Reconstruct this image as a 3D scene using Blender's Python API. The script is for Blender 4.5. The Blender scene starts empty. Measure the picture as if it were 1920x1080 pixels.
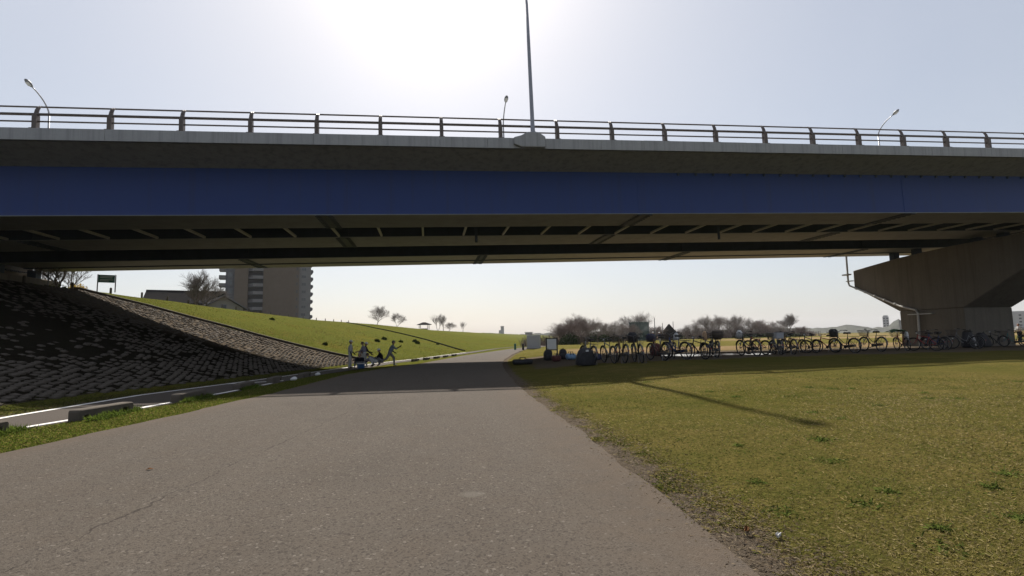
import bpy, bmesh, math, random
import numpy as np
from mathutils import Vector, Matrix, Euler

R = math.radians
rnd = random.Random(7)
nrg = np.random.default_rng(11)
sc = bpy.context.scene
col = sc.collection

# ------------------------------------------------------------------ camera, sky, sun, exposure
# world: X runs along the bridge to the right, Y away from the camera under the bridge, Z up, Z=0 the near road
cam = bpy.data.cameras.new('camera')
cam.sensor_width = 36.0
cam.lens = 963.4 / 1920 * 36.0
cam.clip_start = 0.05
cam.clip_end = 6000
camo = bpy.data.objects.new('camera', cam)
col.objects.link(camo)
_y, _p, _r = R(9.28), R(5.48), R(0.955)
F = Vector((math.sin(_y) * math.cos(_p), math.cos(_y) * math.cos(_p), math.sin(_p)))
Rt = Vector((math.cos(_y), -math.sin(_y), 0))
Up = Rt.cross(F)
R2 = Rt * math.cos(_r) - Up * math.sin(_r)
U2 = Up * math.cos(_r) + Rt * math.sin(_r)
CAM = Vector((0, 0, 1.1))
camo.matrix_world = Matrix(((R2.x, U2.x, -F.x, CAM.x), (R2.y, U2.y, -F.y, CAM.y), (R2.z, U2.z, -F.z, CAM.z), (0, 0, 0, 1)))
sc.camera = camo

SUN_EL, SUN_AZ = 45.5, 0.0
w = bpy.data.worlds.new('World')
sc.world = w
w.use_nodes = True
wn = w.node_tree.nodes
bg = wn['Background']
sky = wn.new('ShaderNodeTexSky')
sky.sky_type = 'NISHITA'
sky.sun_disc = False
sky.sun_elevation = R(SUN_EL)
sky.sun_rotation = R(SUN_AZ)
sky.altitude = 0
sky.air_density = 1.0
sky.dust_density = 1.9
sky.ozone_density = 1.0
veil = wn.new('ShaderNodeMix')                       # thin even high haze over the whole sky
veil.data_type = 'RGBA'
wtc = wn.new('ShaderNodeTexCoord')
wno = wn.new('ShaderNodeTexNoise')                   # the haze is slightly uneven everywhere
wno.inputs['Scale'].default_value = 2.2
wno.inputs['Detail'].default_value = 5
wmr = wn.new('ShaderNodeMapRange')
wmr.inputs['From Min'].default_value = 0.3; wmr.inputs['From Max'].default_value = 0.7
wmr.inputs['To Min'].default_value = 0.47; wmr.inputs['To Max'].default_value = 0.59
w.node_tree.links.new(wtc.outputs['Generated'], wno.inputs['Vector'])
w.node_tree.links.new(wno.outputs['Fac'], wmr.inputs['Value'])
w.node_tree.links.new(wmr.outputs[0], veil.inputs['Factor'])
veil.inputs[7].default_value = (7.0, 7.25, 7.8, 1)
w.node_tree.links.new(sky.outputs[0], veil.inputs[6])
w.node_tree.links.new(veil.outputs[2], bg.inputs[0])
bg.inputs[1].default_value = 0.0525

sl = bpy.data.lights.new('sun', 'SUN')
sl.energy = 5.0
sl.angle = R(0.6)
sl.color = (1.0, 0.93, 0.83)
so = bpy.data.objects.new('sun', sl)
so.rotation_euler = (-R(90 - SUN_EL), 0, R(SUN_AZ))
so.location = (0, 60, 60)
col.objects.link(so)

sc.view_settings.view_transform = 'Standard'
sc.view_settings.look = 'None'
sc.view_settings.exposure = 1.0          # exposed for the shade under the bridge
sc.view_settings.gamma = 1.0
sc.view_settings.use_curve_mapping = False
sc.cycles.max_bounces = 8
sc.cycles.volume_bounces = 0
sc.cycles.transparent_max_bounces = 12

# ------------------------------------------------------------------ helpers
def tag(o, label=None, cat=None, group=None, kind=None):
    if label: o['label'] = label
    if cat: o['category'] = cat
    if group: o['group'] = group
    if kind: o['kind'] = kind
    return o

def empty(name, loc=(0, 0, 0), rz=0.0, label=None, cat=None, group=None, kind=None, parent=None):
    o = bpy.data.objects.new(name, None)
    o.empty_display_size = 0.3
    o.location = loc
    o.rotation_euler = (0, 0, rz)
    o.parent = parent
    col.objects.link(o)
    return tag(o, label, cat, group, kind)

def link_mesh(name, me, parent=None, loc=(0, 0, 0), rot=(0, 0, 0)):
    o = bpy.data.objects.new(name, me)
    o.location = loc
    o.rotation_euler = rot
    o.parent = parent
    col.objects.link(o)
    return o

def copy_tree(o, parent=None):
    c = o.copy()
    col.objects.link(c)
    c.parent = parent
    for ch in list(o.children):
        copy_tree(ch, c)
    return c

class MB:
    def __init__(s):
        s.v, s.f, s.m = [], [], []
        s.cur = 0
    def add(s, vs, fs):
        b = len(s.v)
        s.v.extend([tuple(p) for p in vs])
        for f in fs:
            s.f.append(tuple(i + b for i in f))
            s.m.append(s.cur)
        return s
    def box(s, c, d, rot=None):
        hx, hy, hz = d[0] / 2, d[1] / 2, d[2] / 2
        vs = [Vector((x, y, z)) for z in (-hz, hz) for y in (-hy, hy) for x in (-hx, hx)]
        if rot is not None:
            m = Euler(rot).to_matrix()
            vs = [m @ q for q in vs]
        vs = [q + Vector(c) for q in vs]
        return s.add(vs, [(0, 2, 3, 1), (4, 5, 7, 6), (0, 1, 5, 4), (2, 6, 7, 3), (0, 4, 6, 2), (1, 3, 7, 5)])
    def rng(s, x0, x1, y0, y1, z0, z1):
        return s.box(((x0 + x1) / 2, (y0 + y1) / 2, (z0 + z1) / 2), (abs(x1 - x0), abs(y1 - y0), abs(z1 - z0)))
    def tube(s, pts, rad, n=6, caps=True, closed=False):
        P = [Vector(p) for p in pts]
        if not hasattr(rad, '__len__'): rad = [rad] * len(P)
        vs, fs = [], []
        ref = None
        for i, p in enumerate(P):
            a = P[i - 1] if (i > 0 or closed) else P[i]
            b = P[(i + 1) % len(P)] if (i < len(P) - 1 or closed) else P[i]
            t = (b - a)
            t = t.normalized() if t.length > 1e-9 else Vector((0, 0, 1))
            if ref is None:
                ref = Vector((0, 0, 1)) if abs(t.z) < 0.9 else Vector((1, 0, 0))
            x = t.cross(ref)
            if x.length < 1e-4: x = t.cross(Vector((0, 1, 0.1)))
            x.normalize()
            y = t.cross(x).normalized()
            ref = -y if ref.dot(y) < 0 else y
            for k in range(n):
                an = 2 * math.pi * k / n
                vs.append(p + (x * math.cos(an) + y * math.sin(an)) * rad[i])
        m = len(P)
        for i in range(m if closed else m - 1):
            j = (i + 1) % m
            for k in range(n):
                fs.append((i * n + k, i * n + (k + 1) % n, j * n + (k + 1) % n, j * n + k))
        if caps and not closed:
            fs.append(tuple(range(n - 1, -1, -1)))
            fs.append(tuple((m - 1) * n + k for k in range(n)))
        return s.add(vs, fs)
    def prism(s, poly, axis, a, b):
        # poly: 2D points; axis 'x': (y,z), 'y': (x,z), 'z': (x,y)
        def pt(q, t):
            return {'x': (t, q[0], q[1]), 'y': (q[0], t, q[1]), 'z': (q[0], q[1], t)}[axis]
        n = len(poly)
        vs = [pt(q, a) for q in poly] + [pt(q, b) for q in poly]
        fs = [(i, (i + 1) % n, n + (i + 1) % n, n + i) for i in range(n)]
        fs += [tuple(range(n - 1, -1, -1)), tuple(range(n, 2 * n))]
        return s.add(vs, fs)
    def lathe(s, prof, n=12, c=(0, 0, 0), axis='z'):
        vs, fs = [], []
        for (r_, h) in prof:
            for k in range(n):
                a = 2 * math.pi * k / n
                p = (r_ * math.cos(a), r_ * math.sin(a), h)
                if axis == 'y': p = (p[0], p[2], p[1])
                if axis == 'x': p = (p[2], p[0], p[1])
                vs.append((p[0] + c[0], p[1] + c[1], p[2] + c[2]))
        for i in range(len(prof) - 1):
            for k in range(n):
                fs.append((i * n + k, i * n + (k + 1) % n, (i + 1) * n + (k + 1) % n, (i + 1) * n + k))
        fs.append(tuple(range(n - 1, -1, -1)))
        fs.append(tuple((len(prof) - 1) * n + k for k in range(n)))
        return s.add(vs, fs)
    def ell(s, c, r_, n=10, m=6):
        prof = []
        vs, fs = [], []
        for i in range(m + 1):
            th = math.pi * i / m
            for k in range(n):
                a = 2 * math.pi * k / n
                vs.append((c[0] + r_[0] * math.sin(th) * math.cos(a), c[1] + r_[1] * math.sin(th) * math.sin(a), c[2] - r_[2] * math.cos(th)))
        for i in range(m):
            for k in range(n):
                fs.append((i * n + k, i * n + (k + 1) % n, (i + 1) * n + (k + 1) % n, (i + 1) * n + k))
        return s.add(vs, fs)
    def mesh(s, name, mats, smooth=False, fixn=True):
        me = bpy.data.meshes.new(name)
        me.from_pydata(s.v, [], s.f)
        if not isinstance(mats, (list, tuple)): mats = [mats]
        for m in mats: me.materials.append(m)
        if len(mats) > 1: me.polygons.foreach_set('material_index', s.m)
        if fixn:
            bm = bmesh.new(); bm.from_mesh(me)
            bmesh.ops.remove_doubles(bm, verts=bm.verts, dist=1e-5)
            bmesh.ops.recalc_face_normals(bm, faces=bm.faces)
            bm.to_mesh(me); bm.free()
        if smooth:
            me.polygons.foreach_set('use_smooth', [True] * len(me.polygons))
        me.update()
        return me
    def build(s, name, mats, parent=None, loc=(0, 0, 0), rot=(0, 0, 0), smooth=False, fixn=True):
        return link_mesh(name, s.mesh(name, mats, smooth, fixn), parent, loc, rot)

def bevel(o, wd=0.01, seg=1):
    m = o.modifiers.new('bevel', 'BEVEL')
    m.width = wd; m.segments = seg; m.limit_method = 'ANGLE'; m.angle_limit = R(40)
    return o

# ------------------------------------------------------------------ materials
class NT:
    def __init__(s, name):
        s.mat = bpy.data.materials.new(name)
        s.mat.use_nodes = True
        s.nt = s.mat.node_tree
        s.n, s.l = s.nt.nodes, s.nt.links
        s.b = s.n['Principled BSDF']
        s.tc = None
    def node(s, t, **kw):
        x = s.n.new(t)
        for k, v in kw.items():
            setattr(x, k, v)
        return x
    def obj(s):
        if s.tc is None:
            s.tc = s.node('ShaderNodeTexCoord')
        return s.tc.outputs['Object']
    def put(s, sock, val):
        if isinstance(val, bpy.types.NodeSocket): s.l.new(val, sock)
        else: sock.default_value = val
    def noise(s, scale, detail=4, rough=0.55, vec=None, dist=0.0, out='Fac'):
        x = s.node('ShaderNodeTexNoise')
        s.l.new(vec if vec is not None else s.obj(), x.inputs['Vector'])
        x.inputs['Scale'].default_value = scale
        x.inputs['Detail'].default_value = detail
        x.inputs['Roughness'].default_value = rough
        x.inputs['Distortion'].default_value = dist
        return x.outputs[out]
    def vor(s, scale, feature='F1', out='Distance', vec=None):
        x = s.node('ShaderNodeTexVoronoi', feature=feature)
        s.l.new(vec if vec is not None else s.obj(), x.inputs['Vector'])
        x.inputs['Scale'].default_value = scale
        return x.outputs[out]
    def ramp(s, fac, stops, interp='LINEAR'):
        x = s.node('ShaderNodeValToRGB')
        cr = x.color_ramp
        cr.interpolation = interp
        while len(cr.elements) < len(stops): cr.elements.new(0.5)
        for e, (p, c) in zip(cr.elements, stops):
            e.position = p
            e.color = (c, c, c, 1) if not hasattr(c, '__len__') else (*c, 1)
        s.l.new(fac, x.inputs[0])
        return x.outputs[0]
    def math(s, op, a, b=None, c=None, clamp=False):
        x = s.node('ShaderNodeMath', operation=op, use_clamp=clamp)
        for i, q in enumerate((a, b, c)):
            if q is not None: s.put(x.inputs[i], q)
        return x.outputs[0]
    def mix(s, fac, a, b, blend='MIX'):
        x = s.node('ShaderNodeMix', data_type='RGBA', blend_type=blend)
        s.put(x.inputs['Factor'], fac)
        for i, q in ((6, a), (7, b)):
            if isinstance(q, bpy.types.NodeSocket): s.l.new(q, x.inputs[i])
            else: x.inputs[i].default_value = (*q, 1) if len(q) == 3 else q
        return x.outputs[2]
    def attr(s, name, out='Fac'):
        x = s.node('ShaderNodeAttribute', attribute_name=name)
        return x.outputs[out]
    def mapped(s, scale=(1, 1, 1), rot=(0, 0, 0), loc=(0, 0, 0)):
        x = s.node('ShaderNodeMapping')
        s.l.new(s.obj(), x.inputs[0])
        x.inputs['Scale'].default_value = scale
        x.inputs['Rotation'].default_value = rot
        x.inputs['Location'].default_value = loc
        return x.outputs[0]
    def bump(s, h, dist=0.01, strength=1.0):
        x = s.node('ShaderNodeBump')
        x.inputs['Distance'].default_value = dist
        x.inputs['Strength'].default_value = strength
        s.l.new(h, x.inputs['Height'])
        s.l.new(x.outputs[0], s.b.inputs['Normal'])
    def done(s, color, rough=0.7, metal=0.0, spec=0.5, k=None):
        if k is not None: color = s.mix(1.0, color, (k, k, k), 'MULTIPLY')
        s.put(s.b.inputs['Base Color'], (*color, 1) if hasattr(color, '__len__') and len(color) == 3 else color)
        s.put(s.b.inputs['Roughness'], rough)
        s.b.inputs['Metallic'].default_value = metal
        s.b.inputs['Specular IOR Level'].default_value = spec
        return s.mat

def plain(name, c, rough=0.6, metal=0.0, var=0.18, scale=6.0, spec=0.2, bump=0.0):
    if rough >= .8: spec = 0.0
    t = NT(name)
    n = t.noise(scale, 5)
    d = tuple(max(0, q * (1 - var)) for q in c)
    e = tuple(min(1, q * (1 + var)) for q in c)
    cc = t.ramp(n, [(0.3, d), (0.7, e)])
    if bump: t.bump(t.noise(scale * 8, 4), bump)
    return t.done(cc, rough, metal, spec)

M = {}
def mats():
    # weathered asphalt of the river road
    t = NT('asphalt_road')
    big = t.noise(0.35, 4)
    mid = t.noise(3.0, 5, 0.6)
    base = t.mix(big, (0.098, 0.081, 0.066), (0.125, 0.105, 0.087))
    base = t.mix(t.ramp(mid, [(0.35, 0.0), (0.7, 0.5)]), base, (0.108, 0.097, 0.086))
    trk = t.noise(1.0, 5, 0.6, vec=t.mapped((1.6, 0.05, 1)))
    base = t.mix(t.ramp(trk, [(0.36, 0.0), (0.66, 0.55)]), base, (0.128, 0.111, 0.094))
    st = t.noise(0.55, 6, 0.65, vec=t.mapped((1, 0.6, 1), loc=(7, 3, 0)))
    base = t.mix(t.ramp(st, [(0.52, 0.0), (0.70, 0.45)]), base, (0.078, 0.067, 0.057))
    ag = t.vor(110, out='Color')
    sep = t.node('ShaderNodeSeparateColor'); t.l.new(ag, sep.inputs[0])
    lightst = t.ramp(sep.outputs[0], [(0.93, 0.0), (0.97, 0.4)])
    darkst = t.ramp(sep.outputs[1], [(0.74, 0.0), (0.86, 0.6)])
    base = t.mix(darkst, base, (0.05, 0.043, 0.037))
    base = t.mix(lightst, base, (0.21, 0.19, 0.165))
    ag2 = t.vor(62, out='Color')
    sep2 = t.node('ShaderNodeSeparateColor'); t.l.new(ag2, sep2.inputs[0])
    base = t.mix(t.ramp(sep2.outputs[0], [(0.982, 0.0), (0.990, 0.5)]), base, (0.26, 0.235, 0.205))
    base = t.mix(t.ramp(sep2.outputs[1], [(0.95, 0.0), (0.965, 0.6)]), base, (0.05, 0.043, 0.038))
    # dusty edges from the verge
    base = t.mix(t.math('MULTIPLY', t.attr('dust'), t.ramp(t.noise(5, 5), [(0.3, 0.25), (0.65, 0.9)])), base, (0.13, 0.102, 0.078))
    # long crack that wanders along the road
    sx = t.node('ShaderNodeSeparateXYZ'); t.l.new(t.obj(), sx.inputs[0])
    wob = t.math('MULTIPLY', t.math('SUBTRACT', t.noise(1.6, 6, 0.65), 0.5), 0.34)
    lx = t.math('ADD', t.math('MULTIPLY_ADD', sx.outputs['Y'], 0.155, -2.50), wob)
    dcr = t.math('ABSOLUTE', t.math('SUBTRACT', sx.outputs['X'], lx))
    cw = t.ramp(t.noise(2.2, 3), [(0.40, 0.001), (0.66, 0.010)])
    crack = t.math('LESS_THAN', dcr, cw)
    crack = t.math('MULTIPLY', crack, t.ramp(t.noise(26, 3), [(0.36, 0.0), (0.52, 0.8)]))
    base = t.mix(crack, base, (0.045, 0.038, 0.033))
    # pale filled pothole
    vd = t.node('ShaderNodeVectorMath', operation='DISTANCE')
    mp = t.mapped((1.0, 1.3, 0)); t.l.new(mp, vd.inputs[0]); vd.inputs[1].default_value = (0.30, 3.74 * 1.3, 0)
    pot = t.ramp(t.math('ADD', vd.outputs['Value'], t.math('MULTIPLY', t.noise(9, 3), 0.08)), [(0.10, 0.55), (0.14, 0.0)])
    base = t.mix(pot, base, (0.17, 0.155, 0.135))
    h = t.math('ADD', t.math('MULTIPLY', t.vor(95), 0.6), t.noise(200, 2))
    h = t.math('SUBTRACT', h, t.math('MULTIPLY', crack, 1.5))
    t.bump(h, 0.006, 0.8)
    M['asphalt'] = t.done(base, 0.92, 0, 0.05, 0.60)

    t = NT('asphalt_path')
    base = t.mix(t.noise(0.8, 5), (0.096, 0.082, 0.072), (0.122, 0.106, 0.092))
    base = t.mix(t.ramp(t.noise(60, 3), [(0.55, 0.0), (0.7, 0.5)]), base, (0.06, 0.053, 0.047))
    t.bump(t.noise(120, 3), 0.005)
    M['path'] = t.done(base, 0.92, 0, 0.05, 0.58)

    t = NT('road_paint')
    wear = t.ramp(t.noise(14, 6, 0.7), [(0.30, 0.8), (0.42, 0.0)])
    M['paint'] = t.done(t.mix(wear, (0.55, 0.54, 0.52), (0.17, 0.15, 0.13)), 0.7)

    # lawn, river meadow, embankment grass, worn earth
    t = NT('ground_cover')
    n1 = t.noise(0.22, 5, 0.6)
    n2 = t.noise(1.7, 6, 0.65)
    n3 = t.noise(24, 4, 0.7)
    straw, olive, green = (0.235, 0.184, 0.066), (0.160, 0.144, 0.038), (0.096, 0.110, 0.027)
    lawn = t.mix(t.ramp(n1, [(0.34, 0.0), (0.64, 1.0)]), olive, straw)
    lawn = t.mix(t.ramp(n2, [(0.40, 0.0), (0.72, 0.8)]), lawn, green)
    lawn = t.mix(t.ramp(n3, [(0.42, 0.55), (0.62, 0.0)]), lawn, (0.058, 0.055, 0.016))
    lushc = t.mix(t.ramp(n2, [(0.35, 0.0), (0.65, 1.0)]), (0.135, 0.134, 0.030), (0.104, 0.118, 0.026))
    lushc = t.mix(t.ramp(n1, [(0.52, 0.0), (0.68, 0.6)]), lushc, (0.165, 0.130, 0.028))
    lushc = t.mix(t.ramp(n3, [(0.40, 0.4), (0.58, 0.0)]), lushc, (0.060, 0.070, 0.014))
    c = t.mix(t.attr('lush'), lawn, lushc)
    soil = t.mix(n2, (0.24, 0.168, 0.095), (0.30, 0.22, 0.132))
    c = t.mix(t.math('MULTIPLY', t.attr('soil'), t.ramp(t.noise(0.5, 4), [(0.30, 0.4), (0.55, 1.0)])), c, soil)
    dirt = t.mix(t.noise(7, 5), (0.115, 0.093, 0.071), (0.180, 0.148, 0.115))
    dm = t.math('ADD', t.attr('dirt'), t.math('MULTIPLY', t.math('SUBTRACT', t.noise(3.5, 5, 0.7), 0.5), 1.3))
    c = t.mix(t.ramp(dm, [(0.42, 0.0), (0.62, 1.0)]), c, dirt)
    shaded_soil = t.mix(t.noise(5, 5), (0.016, 0.014, 0.011), (0.034, 0.030, 0.021))  # soil darkened to stand for the shade under the bridge
    c = t.mix(t.attr('shade_earth'), c, shaded_soil)
    t.bump(t.math('ADD', t.noise(45, 5, 0.7), t.math('MULTIPLY', n2, 0.8)), 0.05)
    M['ground'] = t.done(c, 1.0, 0, 0.0, 0.68)

    # grass blades: colour per blade
    t = NT('grass_blade')
    cc = t.mix(1.0, t.attr('tint', 'Color'), (0.72, 0.72, 0.72), 'MULTIPLY')
    tl = t.node('ShaderNodeBsdfTranslucent')
    t.l.new(cc, tl.inputs['Color'])
    ad = t.node('ShaderNodeMixShader'); ad.inputs[0].default_value = .5
    M['blade'] = t.done(cc, 0.9, 0, 0.0)
    t.l.new(t.b.outputs[0], ad.inputs[1]); t.l.new(tl.outputs[0], ad.inputs[2])
    t.l.new(ad.outputs[0], t.n['Material Output'].inputs['Surface'])

    def concrete(name, a, b, streak=0.0, s=1.0):
        t = NT(name)
        c = t.mix(t.noise(0.9 * s, 6, 0.65), a, b)
        c = t.mix(t.ramp(t.noise(9 * s, 5, 0.7), [(0.35, 0.12), (0.55, 0.0)]), c, tuple(q * 0.6 for q in a))
        if streak:
            st = t.noise(1.0, 5, 0.7, vec=t.mapped((3.0, 3.0, 0.12)))
            c = t.mix(t.math('MULTIPLY', t.ramp(st, [(0.46, 0.0), (0.66, 1.0)]), streak), c, tuple(q * 0.35 for q in a))
        t.bump(t.noise(40 * s, 4), 0.003)
        M[name] = t.done(c, 0.92, 0, 0.08)
    concrete('concrete_deck', (0.275, 0.280, 0.290), (0.335, 0.340, 0.350), 0.4)
    concrete('concrete_pier', (0.125, 0.112, 0.094), (0.175, 0.156, 0.131), 0.3)
    concrete('concrete_old', (0.060, 0.052, 0.044), (0.110, 0.096, 0.082), 0.0, 3)
    concrete('block_stone', (0.040, 0.035, 0.030), (0.108, 0.094, 0.079), 0.0, 4)

    t = NT('blue_girder_paint')
    c = t.mix(t.noise(0.5, 5), (0.006, 0.030, 0.150), (0.009, 0.036, 0.170))
    st = t.noise(1.0, 5, 0.65, vec=t.mapped((2.2, 2.2, 0.10)))
    c = t.mix(t.ramp(st, [(0.52, 0.0), (0.75, 0.45)]), c, (0.022, 0.028, 0.060))
    c = t.mix(t.ramp(t.noise(0.8, 6, 0.7, vec=t.mapped((1.0, 1.0, 0.25), loc=(3, 1, 9))), [(0.60, 0.0), (0.72, 0.35)]), c, (0.018, 0.036, 0.105))
    t.bump(t.noise(0.9, 3), 0.01, 0.5)
    M['blue'] = t.done(c, 0.55, 0, 0.4)
    M['flange'] = plain('girder_soffit_paint', (0.27, 0.275, 0.275), 0.7, 0, 0.12, 1.5)
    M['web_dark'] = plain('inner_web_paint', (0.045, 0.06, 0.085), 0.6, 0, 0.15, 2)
    M['galv'] = plain('galvanised_steel', (0.38, 0.38, 0.37), 0.5, 0.35, 0.15, 12)
    M['rail'] = plain('railing_brown_steel', (0.105, 0.088, 0.080), 0.5, 0.25, 0.15, 10)
    M['lamp_grey'] = plain('lamp_grey_paint', (0.24, 0.25, 0.28), 0.4, 0.3, 0.08, 8)
    M['lamp_dark'] = plain('lamp_head_grey', (0.14, 0.145, 0.155), 0.45, 0.2, 0.08, 8)
    M['glass_lens'] = plain('lamp_lens', (0.45, 0.46, 0.46), 0.2, 0, 0.05, 8)
    M['rubber'] = plain('black_rubber', (0.018, 0.018, 0.019), 0.7, 0, 0.2, 20)
    M['black'] = plain('black_paint', (0.022, 0.022, 0.025), 0.4, 0, 0.2, 15)
    M['chrome'] = plain('bicycle_steel', (0.10, 0.10, 0.105), 0.45, 0.5, 0.15, 15)
    M['frame_silver'] = plain('frame_silver', (0.15, 0.155, 0.16), 0.4, 0.3, 0.08, 10)
    M['frame_black'] = plain('frame_black', (0.025, 0.025, 0.03), 0.3, 0, 0.1, 10)
    M['frame_red'] = plain('frame_red', (0.22, 0.028, 0.03), 0.3, 0, 0.1, 10)
    M['frame_blue'] = plain('frame_navy', (0.03, 0.05, 0.14), 0.3, 0, 0.1, 10)
    M['frame_white'] = plain('frame_white', (0.55, 0.55, 0.54), 0.3, 0, 0.06, 10)
    M['frame_green'] = plain('frame_teal', (0.03, 0.13, 0.13), 0.3, 0, 0.1, 10)
    M['frame_brown'] = plain('frame_brown', (0.11, 0.06, 0.04), 0.3, 0, 0.1, 10)
    M['saddle'] = plain('saddle_vinyl', (0.03, 0.027, 0.025), 0.5, 0, 0.2, 15)
    M['bag_black'] = plain('bag_black_nylon', (0.022, 0.022, 0.026), 0.7, 0, 0.35, 12, 0.3, 0.01)
    M['bag_maroon'] = plain('bag_maroon_nylon', (0.07, 0.02, 0.02), 0.7, 0, 0.3, 12, 0.3, 0.01)
    M['bag_navy'] = plain('bag_navy_nylon', (0.03, 0.035, 0.08), 0.7, 0, 0.3, 12, 0.3, 0.01)
    M['bag_blue'] = plain('bag_pale_blue', (0.15, 0.24, 0.36), 0.6, 0, 0.25, 9, 0.3, 0.01)
    M['bag_white'] = plain('bag_white', (0.50, 0.50, 0.50), 0.6, 0, 0.12, 9, 0.3, 0.01)
    M['bag_orange'] = plain('bag_tan', (0.38, 0.25, 0.15), 0.7, 0, 0.2, 9, 0.3, 0.01)
    M['basket'] = plain('basket_brown', (0.07, 0.055, 0.045), 0.6, 0, 0.2, 25)
    M['green_cover'] = plain('green_cover_cloth', (0.06, 0.10, 0.06), 0.8, 0, 0.3, 8, 0.2, 0.01)
    M['cool_blue'] = plain('cooler_blue', (0.010, 0.05, 0.13), 0.45, 0, 0.1, 5)
    M['bark'] = plain('bark_grey', (0.125, 0.105, 0.092), 0.9, 0, 0.3, 7, 0.2)
    M['twig'] = plain('twig_grey', (0.15, 0.128, 0.117), 0.9, 0, 0.3, 3, 0.2)
    M['twig_red'] = plain('twig_reddish', (0.145, 0.114, 0.105), 0.9, 0, 0.3, 3, 0.2)
    M['evergreen'] = plain('evergreen_leaf', (0.040, 0.055, 0.026), 0.85, 0, 0.4, 2, 0.2)
    M['weed'] = plain('weed_leaf', (0.040, 0.058, 0.016), 0.85, 0, 0.4, 4, 0.2)
    M['yellow'] = plain('yellow_blossom', (0.55, 0.42, 0.08), 0.8, 0, 0.25, 8, 0.2)
    M['bld_brown'] = plain('tower_brown_tile', (0.110, 0.087, 0.072), 0.8, 0, 0.08, 0.6)
    M['bld_grey'] = plain('tower_grey_render', (0.15, 0.147, 0.158), 0.8, 0, 0.08, 0.6)
    M['bld_blue'] = plain('tower_blue_grey', (0.085, 0.088, 0.105), 0.8, 0, 0.08, 0.6)
    M['recess'] = plain('balcony_recess', (0.045, 0.046, 0.055), 0.8, 0, 0.1, 1)
    t = NT('window_glass'); M['glass'] = t.done(t.mix(t.noise(0.7, 2), (0.03, 0.035, 0.045), (0.07, 0.08, 0.09)), 0.12, 0, 0.5)
    M['house_wall'] = plain('house_wall', (0.20, 0.19, 0.18), 0.8, 0, 0.06, 2)
    M['house_wall2'] = plain('house_wall_grey', (0.085, 0.08, 0.078), 0.8, 0, 0.06, 2)
    M['roof'] = plain('roof_tile_grey', (0.11, 0.11, 0.118), 0.9, 0, 0.15, 3)
    M['roof_dark'] = plain('roof_dark', (0.022, 0.021, 0.021), 0.95, 0, 0.15, 3)
    M['board_grey'] = plain('board_grey', (0.30, 0.31, 0.34), 0.6, 0, 0.05, 1)
    M['board_white'] = plain('board_white', (0.62, 0.61, 0.58), 0.5, 0, 0.05, 3)
    M['sign_green'] = plain('sign_green', (0.035, 0.12, 0.09), 0.5, 0, 0.1, 3)
    M['sign_text'] = plain('sign_pale_print', (0.45, 0.50, 0.50), 0.5, 0, 0.1, 6)
    t = NT('backstop_net')
    tr = t.node('ShaderNodeBsdfTransparent')
    mx = t.node('ShaderNodeMixShader')
    mx.inputs[0].default_value = 0.72
    t.l.new(tr.outputs[0], mx.inputs[1]); t.l.new(t.b.outputs[0], mx.inputs[2])
    t.l.new(mx.outputs[0], t.n['Material Output'].inputs['Surface'])
    M['net'] = t.done(t.mix(t.noise(3, 3), (0.035, 0.07, 0.066), (0.05, 0.09, 0.085)), 0.8)
    M['skin'] = plain('skin', (0.33, 0.20, 0.14), 0.55, 0, 0.08, 20)
    M['hair'] = plain('black_hair', (0.012, 0.010, 0.010), 0.5, 0, 0.2, 30)
    M['cap_white'] = plain('cap_white', (0.75, 0.75, 0.74), 0.85, 0, 0.05, 9)
    M['c_white'] = plain('cloth_white', (0.42, 0.42, 0.42), 0.85, 0, 0.08, 9)
    M['c_grey'] = plain('cloth_grey', (0.15, 0.15, 0.165), 0.85, 0, 0.1, 9)
    M['c_lilac'] = plain('cloth_pale_lilac', (0.20, 0.195, 0.24), 0.85, 0, 0.1, 9)
    M['c_black'] = plain('cloth_black', (0.018, 0.018, 0.024), 0.85, 0, 0.2, 9)
    M['c_navy'] = plain('cloth_navy', (0.025, 0.03, 0.06), 0.85, 0, 0.2, 9)
    M['c_blue'] = plain('cloth_pale_blue', (0.16, 0.19, 0.22), 0.85, 0, 0.1, 9)
    M['shoe'] = plain('shoe_dark', (0.04, 0.035, 0.035), 0.6, 0, 0.2, 20)
    M['far'] = plain('far_bank_grey_green', (0.075, 0.078, 0.070), 0.95, 0, 0.35, 0.02, 0.1)
    M['far_bld'] = plain('far_building_grey', (0.30, 0.30, 0.31), 0.9, 0, 0.06, 0.1, 0.1)
    t = NT('puddle_water'); t.bump(t.noise(6, 2), 0.0006)
    M['water'] = t.done((0.03, 0.028, 0.022), 0.03, 0, 0.5)
    M['kerb_dark'] = plain('shade_dark_kerb', (0.022, 0.024, 0.014), 0.9, 0, 0.3, 2, 0.1)  # dark tone stands for the kerb's shaded side facing the camera
    M['leaf'] = plain('dry_leaf', (0.10, 0.05, 0.025), 0.9, 0, 0.3, 40)
mats()

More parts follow.
